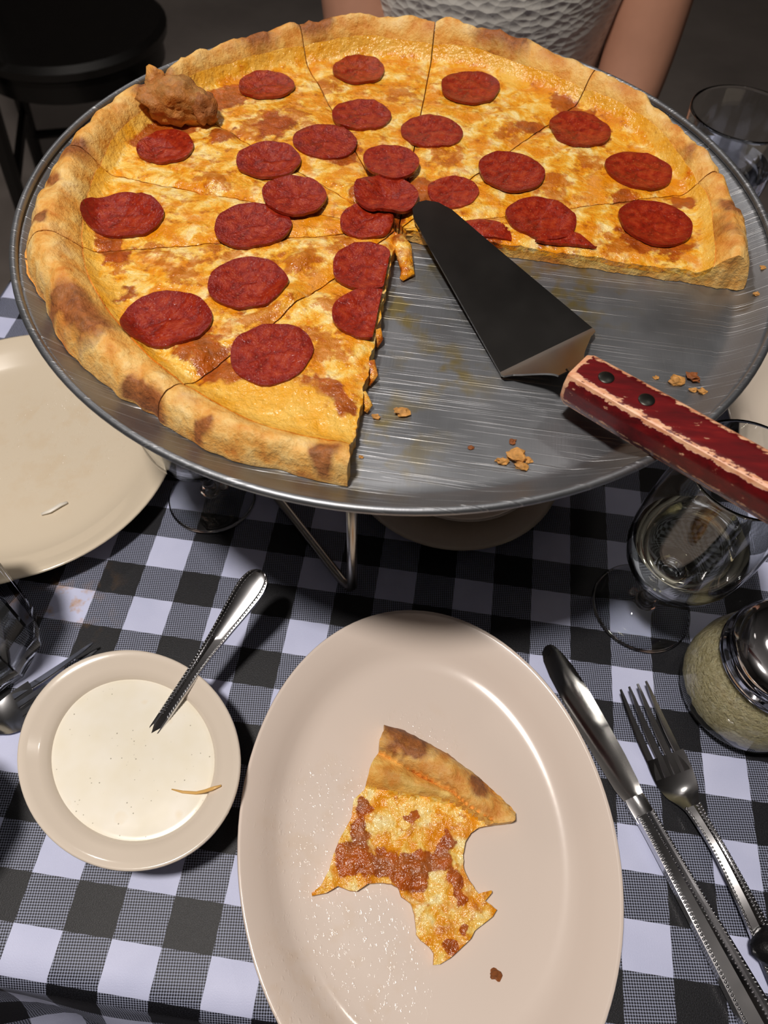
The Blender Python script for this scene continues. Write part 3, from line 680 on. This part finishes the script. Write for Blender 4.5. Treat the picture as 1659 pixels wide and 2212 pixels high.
def bite_mesh():
    B = []
    n = len(BITE)
    for i in range(n):
        a, b = Vector((*BITE[i], 0)), Vector((*BITE[(i+1) % n], 0)); L = (b-a).length; k = max(1, int(L/.14))
        for j in range(k):
            p = a.lerp(b, j/k); s = .05*nz(p.x*3, p.y*3, 4); B.append(Vector((p.x+s, p.y+s)))
    def inside(x, y):
        c = False; m = len(B); j = m-1
        for i in range(m):
            if (B[i].y > y) != (B[j].y > y) and x < (B[j].x-B[i].x)*(y-B[i].y)/(B[j].y-B[i].y)+B[i].x: c = not c
            j = i
        return c
    I = []
    y = 1.2; r = 0
    while y < 12.3:
        x = 14.6+(.06 if r % 2 else 0)
        while x < 24.8:
            if inside(x, y) and min((b.x-x)**2+(b.y-y)**2 for b in B) > .006: I.append(Vector((x, y)))
            x += .14
        y += .13; r += 1
    nB = len(B)
    V, E, F, *_ = geometry.delaunay_2d_cdt(B+I, [(i, (i+1) % nB) for i in range(nB)], [], 1, 1e-5)
    def ht(x, y):
        yo, yc, y2 = out_y(x), line_y(CL, x), line_y(R2, x)
        fade = 1-.55*sm(20.5, 24.3, x)
        h = .42+.10*nz(x, y, 1, 1.3)+.06*nz(x, y, 3, 3.5)
        for a, b, rr_ in BS:
            d = math.hypot(x-a, y-b)/rr_
            if d < 1: h += .07*(1-d*d)
        if y > yc:
            u = (y-yc)/max(.2, yo-yc); h = max(.5, 1.75*fade*math.sqrt(max(0, 1-((u-.40)/.62)**2))+.1*nz(x, y, 5, 1.6))
        elif y > y2:
            u = (y-y2)/max(.15, yc-y2); h = .45+fade*(.85*math.sin(PI*min(1, .15+u*.8)))+.07*nz(x, y, 6, 2.2)
        elif y > y2-.35: h += .05
        return h
    vs, at = [], []
    for v in V:
        h = ht(v.x, v.y); yc, y2 = line_y(CL, v.x), line_y(R2, v.x)
        vs.append((v.x, v.y, .6+h))
        if v.y > yc: at.append((blob([(17.9, 11.7, 1.3), (19.2, 11.2, .9), (22.6, 9.6, .7), (18.6, 10.9, .6)], v.x, v.y)*.9, 0, 0, 1))
        elif v.y > y2: at.append((blob([(17.6, 9.3, .7), (18.6, 9.35, .8), (20.0, 9.1, .6)], v.x, v.y)*.7, 0, .75, 1))
        else: at.append((0, blob(BS, v.x, v.y), 0, 1))
    nt_ = len(vs)
    fc, fk = [], []
    for f in F:
        cx = sum(V[i].x for i in f)/len(f); cy = sum(V[i].y for i in f)/len(f)
        (fk if cy > line_y(R2, cx) else fc).append(tuple(f))
    cnt = {}
    for f in F:
        for a, b in zip(f, f[1:]+f[:1]): cnt[tuple(sorted((a, b)))] = cnt.get(tuple(sorted((a, b))), 0)+1
    side = [e for e, n_ in cnt.items() if n_ == 1]
    bv = {}
    for a, b in side:
        for i in (a, b):
            if i not in bv: bv[i] = len(vs); vs.append((vs[i][0], vs[i][1], .6)); at.append((.05, 0, .0, 1))
    sf = [(a, b, bv[b], bv[a]) for a, b in side]
    return vs, at, fc, fk+sf
bs = thing('bitten_pizza_slice', 'half eaten pizza slice with folded crust lying on the oval plate', 'pizza slice', (19.5, 6.5, .6))
vs, at, fc, fk = bite_mesh()
def sub(vs, at, fs):
    ids = sorted({i for f in fs for i in f}); mp = {i: k for k, i in enumerate(ids)}
    return [vs[i] for i in ids], [tuple(mp[i] for i in f) for f in fs], [at[i] for i in ids]
v, f, a = sub(vs, at, fk); mk('crust', v, f, CRUST, bs, attr=a, sharp=60)
v, f, a = sub(vs, at, fc); mk('cheese', v, f, CHEESE, bs, attr=a)
crumb(24.08, 1.18, .57, .3, CRUMBD, 'brown crust flake lying on the oval plate below the bitten slice', None, 31.1)

# ------------------------------------------------------------------ ranch bowl and spoon
RB = dict(a=6.25, b=5.15, ang=math.radians(150)); RC = (4.1, 8.2, 0)
rb = thing('ranch_bowl', 'cream china bowl filled with white ranch sauce', 'bowl', RC)
mk('bowl', *lathe([(0, .5), (.42, .5), (.55, .8), (.66, 1.5), (.725, 2.35), (.745, 2.75), (.775, 2.98), (.84, 3.16), (.92, 3.36), (.975, 3.52), (.995, 3.5), (1.0, 3.4), (.98, 3.2), (.9, 2.9), (.8, 2.2), (.68, 1.1), (.55, .4), (.5, .08), (.46, .03), (.42, .2), (0, .2)], 96, RC, **RB), CREAM, rb)
vs, fs = lathe([(.755, 2.66), (.737, 2.70), (.70, 2.69), (.62, 2.69), (.5, 2.69), (.38, 2.70), (.25, 2.69), (.1, 2.69), (0, 2.69)], 96, RC, **RB)
mk('ranch_sauce', [(x, y, z+.015*nz(x, y, 2, .6)) for x, y, z in vs], fs, RANCH, rb)
mk('sauce_streak', *tube([(6.6, 6.85, 2.7), (7.2, 6.8, 2.71), (7.9, 6.85, 2.74), (8.35, 6.95, 2.98), (8.75, 7.1, 3.16), (9.2, 7.3, 3.28)], [.03, .07, .08, .09, .1, .05], 8, .5), STREAK, rb)
def beads(P, N, r):
    """small bead row along points P with up vector N"""
    V, F = [], []; bm = bmesh.new(); bmesh.ops.create_icosphere(bm, subdivisions=1, radius=r)
    bv = [v.co.copy() for v in bm.verts]; bf = [tuple(v.index for v in f.verts) for f in bm.faces]; bm.free()
    for p in P:
        b = len(V); V += [tuple(Vector(p)+v) for v in bv]; F += [tuple(i+b for i in f) for f in bf]
    return V, F
def handle_loft(stations, thick=0.22):
    """stations: (y, halfwidth, z); a rounded strip with raised edges, in the piece's own frame"""
    rings = []
    for y, w, z in stations:
        rings.append([(-w, y, z-thick*.2), (-w*.96, y, z+thick*.55), (-w*.80, y, z+thick*.62), (-w*.66, y, z+thick*.32), (0, y, z+thick*.75), (w*.66, y, z+thick*.32), (w*.80, y, z+thick*.62), (w*.96, y, z+thick*.55), (w, y, z-thick*.2), (w*.7, y, z-thick*.5), (-w*.7, y, z-thick*.5)])
    return loft(rings)
def interp(st, y):
    for a, b in zip(st, st[1:]):
        if min(a[0], b[0]) <= y <= max(a[0], b[0]):
            t = (y-a[0])/(b[0]-a[0]); t2 = t; return a[1]+(b[1]-a[1])*t2, a[2]+(b[2]-a[2])*t2
    return st[-1][1], st[-1][2]
def smooth_st(st, n=40):
    """Catmull-Rom through stations"""
    out = []
    for i in range(len(st)-1):
        p0, p1, p2, p3 = st[max(i-1, 0)], st[i], st[i+1], st[min(i+2, len(st)-1)]
        k = max(3, n//(len(st)-1))
        for j in range(k):
            t = j/k; out.append(tuple(.5*((2*p1[m])+(-p0[m]+p2[m])*t+(2*p0[m]-5*p1[m]+4*p2[m]-p3[m])*t*t+(-p0[m]+3*p1[m]-3*p2[m]+p3[m])*t**3) for m in range(3)))
    out.append(st[-1]); return out
def bead_rows(st, thick, step=.19, r=.075, frac=.83):
    ys = []; y = st[0][0]; sgn = 1 if st[-1][0] > y else -1; end = st[-1][0]
    while (end-y)*sgn > 0:
        ys.append(y); y += sgn*step
    P = []
    for y in ys:
        w, z = interp(st, y)
        for s in (-1, 1): P.append((s*w*frac, y, z+thick*.62))
    return beads(P, None, r)
def spoon():
    d = Vector((3.83, 8.46, 0)); L = d.length; an = math.atan2(d.y, d.x)-PI/2; til = math.atan2(2.55, L)
    t = thing('spoon', 'beaded steel teaspoon standing in the ranch bowl', 'spoon', (5.02, 10.24, 2.72), rot=(til, 0, an))
    s = smooth_st([(-2.2, .32, 0), (0, .34, 0.0), (1.6, .36, .02), (3.6, .40, .03), (5.6, .56, .02), (7.4, .78, 0), (8.5, .86, -.02), (9.2, .72, -.04), (9.55, .42, -.05), (9.68, .1, -.06)], 60)
    hb = mk('handle', *handle_loft(s, .26), STEEL, t, local=True, sharp=35)
    b = mk('beading', *bead_rows([p for p in s if 0.25 < p[0] < 9.5], .26, .18, .07), STEEL, hb, local=True); b['kind'] = 'stuff'
    v, f = lathe([(0, -.55), (.5, -.42), (.85, -.2), (1.0, 0), (.94, 0), (.8, -.15), (.45, -.33), (0, -.45)], 24, (0, -3.2, .05), 1.2, 1.45)
    mk('spoon_bowl', [(x, y, z*.6) for x, y, z in v], f, STEEL, t, local=True)
spoon()

# ------------------------------------------------------------------ cutlery
def fork(label, tip, end_dir, z0=0.0):
    an = math.atan2(end_dir[1], end_dir[0])+PI/2     # local -y points along end_dir
    t = thing('fork', label, 'fork', (tip[0], tip[1], z0), rotz=an)
    zt = lambda y: .42+.75*max(0, (y+4.4)/4.4)**1.6-.12*max(0, -4.2-y)
    for k, x in enumerate((-.93, -.31, .31, .93)):
        rings = []
        for i in range(10):
            y = 0-5.2*i/9; w = .10+.13*min(1, i/5); xx = x*(.92+.02*i/9*4); z = zt(y); h = .07+.02*min(1, i/3)
            if i == 0: w = .07; h = .05
            rings.append([(xx-w, y, z), (xx-w*.7, y, z+h), (xx+w*.7, y, z+h), (xx+w, y, z), (xx+w*.7, y, z-h), (xx-w*.7, y, z-h)])
        mk('tine', *loft(rings), STEEL, t, local=True, sharp=50)
    st_ = smooth_st([(-4.1, 1.2, .5), (-4.8, 1.24, .36), (-5.5, 1.2, .26), (-6.2, 1.0, .28), (-6.8, .62, .46), (-7.4, .42, .7)], 30)
    rings = [[(-w, y, z+.12), (-w*.6, y, z+.03), (0, y, z-.0), (w*.6, y, z+.03), (w, y, z+.12), (w*.95, y, z-.04), (w*.5, y, z-.15), (-w*.5, y, z-.15), (-w*.95, y, z-.04)] for y, w, z in st_]
    mk('head', *loft(rings), STEEL, t, local=True, sharp=60)
    s = smooth_st([(-7.0, .50, .62), (-7.8, .42, .80), (-9.5, .40, 1.05), (-12, .50, 1.0), (-14.5, .68, .72), (-17, .86, .42), (-18.6, .9, .3), (-19.4, .55, .26), (-19.6, .15, .25)], 60)
    hb = mk('handle', *handle_loft(s, .3), STEEL, t, local=True, sharp=35)
    b = mk('beading', *bead_rows([p for p in s if p[0] > -19.3], .3, .18, .07), STEEL, hb, local=True); b['kind'] = 'stuff'
fork('steel fork with beaded handle lying beside the table knife', (31.4, 16.8), (6.17, -12.6), -.08)
fork('used steel fork half hidden under the ranch bowl', (-.35, 13.9), (-.70, -.71), -.08)
def knife():
    tip, d = Vector((26.45, 18.95, 0)), Vector((4.95, -8.55, 0)).normalized(); an = math.atan2(d.y, d.x)+PI/2
    t = thing('table_knife', 'steel table knife with beaded handle lying between plate and fork', 'knife', (tip.x, tip.y, -.13), rotz=an)
    rings = []
    for y, l, r, z in [(0, -.18, .22, .3), (-.25, -.5, .42, .3), (-.8, -.72, .62, .3), (-1.8, -.85, .82, .31), (-3.5, -.88, .92, .33), (-5.5, -.86, .92, .36), (-7.5, -.82, .88, .4), (-9.0, -.74, .76, .45), (-9.6, -.62, .62, .5), (-10.1, -.5, .5, .55)]:
        rings.append([(l, y, z-.03), (l*.5, y, z+.05), (r*.6, y, z+.06), (r, y, z+.06), (r, y, z-.06), (r*.6, y, z-.08), (l*.5, y, z-.07)])
    mk('blade', *loft(rings), KNIFE, t, local=True, sharp=40)
    mk('bolster', *loft([[(-w, y, z-.2), (-w, y, z+.12), (-w*.5, y, z+.2), (w*.5, y, z+.2), (w, y, z+.12), (w, y, z-.2)] for y, w, z in [(-9.7, .56, .52), (-10.0, .6, .55), (-10.6, .6, .58), (-11.0, .58, .6)]]), STEEL, t, local=True, sharp=40)
    s = smooth_st([(-10.7, .56, .6), (-12, .56, .62), (-15, .66, .62), (-18, .8, .6), (-21, .92, .55), (-22.6, .9, .5), (-23.4, .6, .48), (-23.6, .15, .47)], 60)
    hb = mk('handle', *handle_loft(s, .62), STEEL, t, local=True, sharp=35)
    b = mk('beading', *bead_rows([p for p in s if p[0] > -23.2], .62, .19, .078), STEEL, hb, local=True); b['kind'] = 'stuff'
knife()

# ------------------------------------------------------------------ plates and dishes further in
PLP = [(0, .45), (.5, .45), (.66, .48), (.74, .7), (.80, 1.0), (.88, 1.5), (.95, 1.85), (.985, 2.0), (1.0, 1.95), (.99, 1.82), (.9, 1.3), (.8, .75), (.7, .2), (.66, .03), (.6, .03), (.57, .2), (0, .2)]
LC = (-10.9, 27.5, 0)
tag(mk('dinner_plate', *lathe(PLP, 96, LC, 10.9, 10.9), LPLATE, org=LC), 'large cream dinner plate with oily stains beside the tumbler', 'plate')
tag(mk('cheese_shred', *tube([(-7.9, 23.0, .55), (-7.4, 23.3, .6), (-6.9, 23.9, .6), (-6.55, 24.2, .55)], [.1, .16, .16, .1], 8, .5), plain('white_cheese', rgb(246, 240, 228), .4), org=(-7.2, 23.6, .5)), 'short white cheese shred on the large dinner plate', 'cheese')
SCR = (19.3, 31.9, 0)
tag(mk('saucer', *lathe(PLP[:0]+[(0, .4), (.5, .4), (.62, .5), (.8, .85), (.95, 1.2), (1.0, 1.25), (.98, 1.1), (.8, .6), (.6, .1), (.55, .03), (.5, .2), (0, .2)], 72, SCR, 7.7, 7.7), CREAM, org=SCR), 'cream saucer under the small bowl in the shade of the pan', 'saucer')
BC = (19.7, 31.6, .42)
tag(mk('small_bowl', *lathe([(0, .4), (.5, .4), (.75, .9), (.9, 1.7), (.97, 2.2), (1.0, 2.25), (1.0, 2.1), (.92, 1.4), (.78, .6), (.6, .1), (.5, .0), (0, .0)], 72, BC, 5.9, 5.9), CREAM, org=BC), 'cream bowl stacked on the saucer in the shade of the pan', 'bowl')
RPC = (49.5, 39.5, 0)
tag(mk('side_plate', *lathe(PLP, 80, RPC, 10.2, 10.2), CREAM, org=RPC), 'cream plate behind the short tumbler at the side of the pan', 'plate')

# ------------------------------------------------------------------ glasses
def wine_glass(label, x, y, s=1.0, wine=None):
    t = thing('wine_glass', label, 'wine glass', (x, y, 0))
    def p(n, prof, mat, **k): return mk(n, *lathe([(r*s, z*s) for r, z in prof], 64, (x, y, 0.02)), mat, t, **k)
    outer = [(0, 0), (2.6, 0), (3.1, .04), (3.18, .12), (3.0, .22), (2.2, .34), (1.3, .55), (.75, .85), (.6, 1.05), (.72, 1.25), (.6, 1.45), (.46, 1.8), (.42, 2.6), (.45, 3.4), (.62, 3.75), (.7, 3.95), (.62, 4.12)]
    bowl_o = [(1.0, 4.35), (1.8, 4.85), (2.55, 5.6), (3.05, 6.6), (3.3, 7.7), (3.36, 8.8), (3.33, 10.4), (3.22, 12.2), (3.05, 14.2), (2.98, 15.25), (2.97, 15.38), (2.955, 15.42)]
    bowl_i = [(2.93, 15.43), (2.905, 15.42), (2.89, 15.38), (2.89, 15.25), (2.95, 14.2), (3.12, 12.2), (3.22, 10.4), (3.24, 8.8), (3.16, 7.7), (2.9, 6.65), (2.4, 5.7), (1.7, 5.0), (.9, 4.6), (0, 4.5)]
    p('glass_body', outer+bowl_o+bowl_i, GLASS)
    if wine:
        lv = wine; pr = [(0, 4.53), (.89, 4.63), (1.68, 5.03), (2.38, 5.73), (2.88, 6.68), (3.13, 7.72), (3.2, 8.6)]
        pr = [q for q in pr if q[1] < lv]; pr.append((interp([(z, r, 0) for r, z in [(0, 4.53), (.89, 4.63), (1.68, 5.03), (2.38, 5.73), (2.88, 6.68), (3.13, 7.72), (3.2, 8.8)]], lv)[0], lv))
        p('white_wine', pr+[(pr[-1][0]*.6, lv), (0, lv)], WINE, sharp=40)
wine_glass('stemmed glass of white wine standing beside the cheese shaker', 32.5, 22.6, 1.0, 8.4)
wine_glass('stemmed wine glass standing in the shade under the pan', 2.9, 26.5, .95)
def facet_tumbler(label, x, y, h, rb, rt, n=10, rot=0.0, water=None):
    t = thing('tumbler', label, 'tumbler', (x, y, 0))
    def R(fr): return rb+(rt-rb)*fr
    def ringv(r, z, k): return [(x+r*math.cos(rot+2*PI*i/k), y+r*math.sin(rot+2*PI*i/k), z) for i in range(k)]
    rings = [ringv(rb*.3, .02, n), ringv(rb*.86, .02, n), ringv(rb*.97, .25, n), ringv(rb*1.0, .9, n), ringv(R(.3), h*.3, n), ringv(R(.62), h*.62, n), ringv(R(.7)*.985, h*.70, n), ringv(R(1)*.98, h-.1, n), ringv(R(1)*.965, h, n),
             ringv(R(1)*.93, h-.05, n), ringv(R(.6)-.32, h*.6, n), ringv(R(.25)-.35, h*.25, n), ringv(rb*.86, 1.35, n), ringv(rb*.6, 1.1, n), ringv(rb*.1, 1.0, n)]
    mk('glass_body', *loft(rings), GLASS, t, sharp=14)
    if water: mk('water', *loft([ringv(rb*.58, 1.13, n), ringv(rb*.845, 1.38, n), ringv(R(.25)-.37, h*.25, n), ringv(R(water)-.36, h*water, n), ringv(.1, h*water, n)]), WATER, t, sharp=20)
facet_tumbler('faceted glass tumbler by the used fork and the large plate', -7.75, 13.5, 10.5, 3.55, 4.0, 10, .2, .5)
facet_tumbler('small faceted glass tumbler close beside the ranch bowl', -5.25, 3.3, 8.5, 2.95, 3.5, 10, .1, .4)
def round_tumbler(label, x, y, h, rb, rt, water, ice=False):
    t = thing('tumbler', label, 'tumbler', (x, y, 0))
    f = lambda z: rb+(rt-rb)*z/h
    mk('glass_body', *lathe([(0, .02), (rb*.9, .02), (rb, .2), (f(h*.5), h*.5), (rt, h-.3), (rt, h-.06), (rt-.02, h-.015), (rt-.05, h), (rt-.09, h), (rt-.12, h-.015), (rt-.14, h-.06), (rt-.14, h-.3), (f(h*.5)-.22, h*.5), (rb-.3, 1.2), (rb*.8, .95), (0, .9)], 64, (x, y, 0)), GLASS, t)
    wz = h*water
    if ice:
        mk('water', *lathe([(0, .93), (rb*.79, .98), (rb-.33, 1.23), (f(h*.3)-.255, h*.3), (f(wz)-.25, wz), (1.5, wz+.01), (0, wz)], 64, (x, y, 0)), WATER, t, sharp=40)
round_tumbler('clear round water tumbler with a thin rim beyond the pan near the person', 39.2, 62.4, 12.0, 3.6, 4.4, .66, True)

# ------------------------------------------------------------------ cheese shaker
sx, sy = 38.0, 17.6
sh = thing('cheese_shaker', 'glass shaker of grated parmesan with a chrome screw lid', 'shaker', (sx, sy, 0))
jar_o = [(0, .02), (2.6, .02), (3.1, .12), (3.55, .5), (3.85, 1.3), (3.95, 2.4), (3.88, 3.5), (3.6, 4.6), (3.2, 5.3), (2.95, 5.6), (2.95, 6.3)]
jar_i = [(2.75, 6.3), (2.75, 5.6), (3.0, 5.2), (3.4, 4.5), (3.68, 3.45), (3.75, 2.4), (3.65, 1.4), (3.3, .75), (2.6, .5), (0, .48)]
mk('glass_jar', *lathe(jar_o+jar_i, 72, (sx, sy, 0)), GLASS, sh)
vs, fs = lathe([(0, .9), (2.4, .95), (3.25, 1.2), (3.67, 1.65), (3.8, 2.4), (3.73, 3.45), (3.45, 4.52), (3.0, 5.2), (2.5, 5.5), (1.2, 5.6), (0, 5.65)], 72, (sx, sy, 0))
mk('grated_cheese', [(x+.03*nz(x*4, y*4, z*4), y+.03*nz(x*4, y*4, z*4+9), z+.04*nz(x*3, y*3, z*3)) for x, y, z in vs], fs, PARM, sh)
lid = [(3.05, 5.55), (3.28, 5.55), (3.36, 5.68), (3.28, 5.82), (3.24, 5.95), (3.32, 6.08), (3.22, 6.22), (3.3, 6.36), (3.18, 6.5), (3.22, 6.75), (3.1, 7.1), (2.85, 7.4), (2.4, 7.6), (1.6, 7.72), (.8, 7.76), (0, 7.77)]
lidob = mk('screw_lid', *lathe(lid+[(0, 7.6), (2.3, 7.45), (3.0, 6.9), (3.05, 6.3)], 72, (sx, sy, 0)), CHROME, sh)
for k in range(7):
    a = 2*PI*k/6; r = 1.3 if k < 6 else 0
    mk('pour_hole', *disc_on(Vector((sx+r*math.cos(a), sy+r*math.sin(a), 7.735)), up, .17, .03), BLACKP, lidob)
# black case on the fork handle
v, f = lump((39.1, 4.2, 1.1), (2.5, 1.25, 1.1), 2.2, 3, .12)
v = [(x, y, max(z, .02+.98*(1-sm(39.0, 39.5, x)))) for x, y, z in v]
tag(mk('small_black_case', v, f, BLACKP, org=(39.1, 4.2, 0)), 'small black rounded case lying over the end of the fork', 'case')

# ------------------------------------------------------------------ person in a white lace top
def person():
    t = thing('person', 'person in a sleeveless white lace top sitting across the table, arms down', 'person', (17.5, 92, -30))
    J = dict(pelvis=((17.5, 92, -18), (15.0, 9.8)), waist=((17.5, 91, -2), (12.3, 9.0)), ribs=((17.5, 90, 12), (13.2, 9.6)), chest=((17.5, 90, 22), (14.0, 10)), upper=((17.5, 91, 30), (10, 7.5)),
             neck=((17.5, 91, 37), (5.2, 5.2)), jaw=((17.5, 88.5, 43), (6.0, 6.8)), skull=((17.5, 89.5, 50), (7.4, 8.6)), crown=((17.5, 90, 56), (5, 6)),
             shl=((1.5, 90.5, 29), (5.2, 5.2)), ell=((4.5, 83, 5), (4.2, 4.2)), fal=((7.5, 78, -6), (3.9, 3.9)), wrl=((12.5, 75, -14), (2.7, 2.4)), hal=((15, 75, -17), (3.8, 1.8)),
             shr=((33.5, 90.5, 29), (5.2, 5.2)), elr=((33.8, 84, 4), (3.9, 3.9)), far=((31, 79, -6), (3.7, 3.7)), wrr=((25, 75.5, -14), (2.7, 2.4)), har=((22, 75.5, -17), (3.8, 1.8)),
             hpl=((9.5, 90, -22), (8.5, 8.5)), knl=((6.5, 54, -22), (6.2, 6.2)), anl=((7, 56, -66), (4, 4)), fol=((7, 46, -71), (4, 3)),
             hpr=((25.5, 90, -22), (8.5, 8.5)), knr=((28.5, 54, -22), (6.2, 6.2)), anr=((28, 56, -66), (4, 4)), for_=((28, 46, -71), (4, 3)))
    E = [('pelvis', 'waist'), ('waist', 'ribs'), ('ribs', 'chest'), ('chest', 'upper'), ('upper', 'neck'), ('neck', 'jaw'), ('jaw', 'skull'), ('skull', 'crown'),
         ('upper', 'shl'), ('shl', 'ell'), ('ell', 'fal'), ('fal', 'wrl'), ('wrl', 'hal'), ('upper', 'shr'), ('shr', 'elr'), ('elr', 'far'), ('far', 'wrr'), ('wrr', 'har'),
         ('pelvis', 'hpl'), ('hpl', 'knl'), ('knl', 'anl'), ('anl', 'fol'), ('pelvis', 'hpr'), ('hpr', 'knr'), ('knr', 'anr'), ('anr', 'for_')]
    keys = list(J)
    # fingers rooted in each palm
    for h, sx_ in (('hal', 1), ('har', -1)):
        hx, hy, hz_ = J[h][0]
        for k, (oy, L) in enumerate(((-2.4, 5.5), (-.9, 7.2), (.6, 7.6), (2.0, 6.6))):
            a, b = h+'f%d' % k, h+'g%d' % k
            J[a] = ((hx+sx_*3.2, hy+oy, hz_-.4), (.95, .9)); J[b] = ((hx+sx_*(3.0+L), hy+oy*.9, hz_-1.6), (.75, .7)); keys += [a, b]; E += [(h, a), (a, b)]
        J[h+'t'] = ((hx+sx_*1.0, hy-3.6, hz_), (1.0, 1.0)); J[h+'u'] = ((hx+sx_*4.0, hy-5.0, hz_-.6), (.8, .8)); keys += [h+'t', h+'u']; E += [(h, h+'t'), (h+'t', h+'u')]
    me = bpy.data.meshes.new('body'); o0 = ORG[t]
    me.from_pydata([tuple((Vector(J[k][0])-o0)/100) for k in keys], [(keys.index(a), keys.index(b)) for a, b in E], [])
    ob = bpy.data.objects.new('body_rig', me); C.objects.link(ob)
    md = ob.modifiers.new('skin', 'SKIN'); md.use_smooth_shade = True; md.branch_smoothing = .6
    for i, k in enumerate(keys):
        sv = me.skin_vertices[0].data[i]; sv.radius = (J[k][1][0]/100, J[k][1][1]/100); sv.use_root = (k == 'pelvis')
    ob.modifiers.new('sub', 'SUBSURF').levels = 2
    dg = bpy.context.evaluated_depsgraph_get(); m2 = bpy.data.meshes.new_from_object(ob.evaluated_get(dg))
    bpy.data.objects.remove(ob)
    m2.materials.clear(); m2.materials.append(SKIN); m2.shade_smooth()
    b = bpy.data.objects.new('body', m2); C.objects.link(b); b.parent = t; ORG[b] = o0
    # top and trousers around the body
    def ell(cx, cy, z, a, bb, n=64, wv=0.0):
        return [(cx+a*math.cos(2*PI*k/n)*(1+wv*math.sin(k*1.7+z)), cy+bb*math.sin(2*PI*k/n)*(1+wv*math.sin(k*1.3+z*.7)), z) for k in range(n)]
    rings = []
    for z, a, bb, cy in ((-20, 16.6, 13.0, 92), (-12, 15.4, 12.6, 91.6), (-4, 13.6, 12.0, 91), (0, 13.3, 12.0, 91), (3, 13.5, 12.4, 90.8), (6, 13.9, 12.9, 90.5), (9, 14.3, 13.5, 90.2), (12, 14.7, 14.0, 90), (16, 15.2, 14.6, 90), (20, 15.2, 14.4, 90), (24, 14.6, 12.5, 90.4), (28, 12.5, 9.8, 90.8), (30.5, 10.8, 8.6, 91)):
        rings.append(ell(17.5, cy, z, a, bb))
    dense = []
    for i in range(len(rings)-1):
        for j in range(5): dense.append([tuple(Vector(p).lerp(Vector(q), j/5)) for p, q in zip(rings[i], rings[i+1])])
    dense.append(rings[-1])
    mk('lace_top', *loft(dense, cap=False), LACE, t)
    for s in (-1, 1):
        mk('trouser_leg', *tube([(17.5+s*8, 92, -18.8), (17.5+s*10, 74, -20.5), (17.5+s*11, 55, -22), (17.5+s*10.6, 51, -27), (17.5+s*10.5, 56, -68)], [9.4, 8.6, 7.4, 7.2, 6.4], 24), DENIM, t)
    from mathutils.bvhtree import BVHTree
    bv = BVHTree.FromPolygons([v.co for v in m2.vertices], [p.vertices[:] for p in m2.polygons])
    def face_y(x, z):
        h = bv.ray_cast((Vector((x, 60, z))-o0)/100, Vector((0, 1, 0)))
        return h[0].y*100+o0.y
    top_z = max(v.co.z for v in m2.vertices)*100+o0.z; ez = top_z-11.5
    v, f = lathe([(0, top_z+1.2), (4.5, top_z+.6), (7.4, top_z-2.5), (8.4, top_z-7), (8.6, top_z-13), (8.4, top_z-20), (7.6, top_z-27), (6.8, top_z-28)], 40, (17.5, 91.5, 0))
    def back(x, y, z):
        return (x, max(y, face_y(17.5, ez)+5.0+1.5*sm(0, 8, abs(x-17.5))) if z < top_z-3.5 else y, z)
    mk('hair', [back(*p) for p in v], f, HAIR, t)
    for s in (-1, 1):
        x = 17.5+s*2.5; v, f = lathe([(0, -.65), (.8, -.3), (.9, 0), (.8, .3), (0, .65)], 16, (x, face_y(x, ez)+.35, ez)); mk('eye', v, f, CREAM, t)
    v, f = lump((17.5, face_y(17.5, ez-3.2)+.3, ez-3.2), (1.1, 1.4, 1.9), 1.0, 2, .05); mk('nose', v, f, SKIN, t)
    v, f = lump((17.5, face_y(17.5, ez-6.2)+.35, ez-6.2), (2.0, .7, .55), 1.5, 2, .05); mk('mouth', v, f, plain('lips', rgb(170, 84, 76), .45), t)
person()
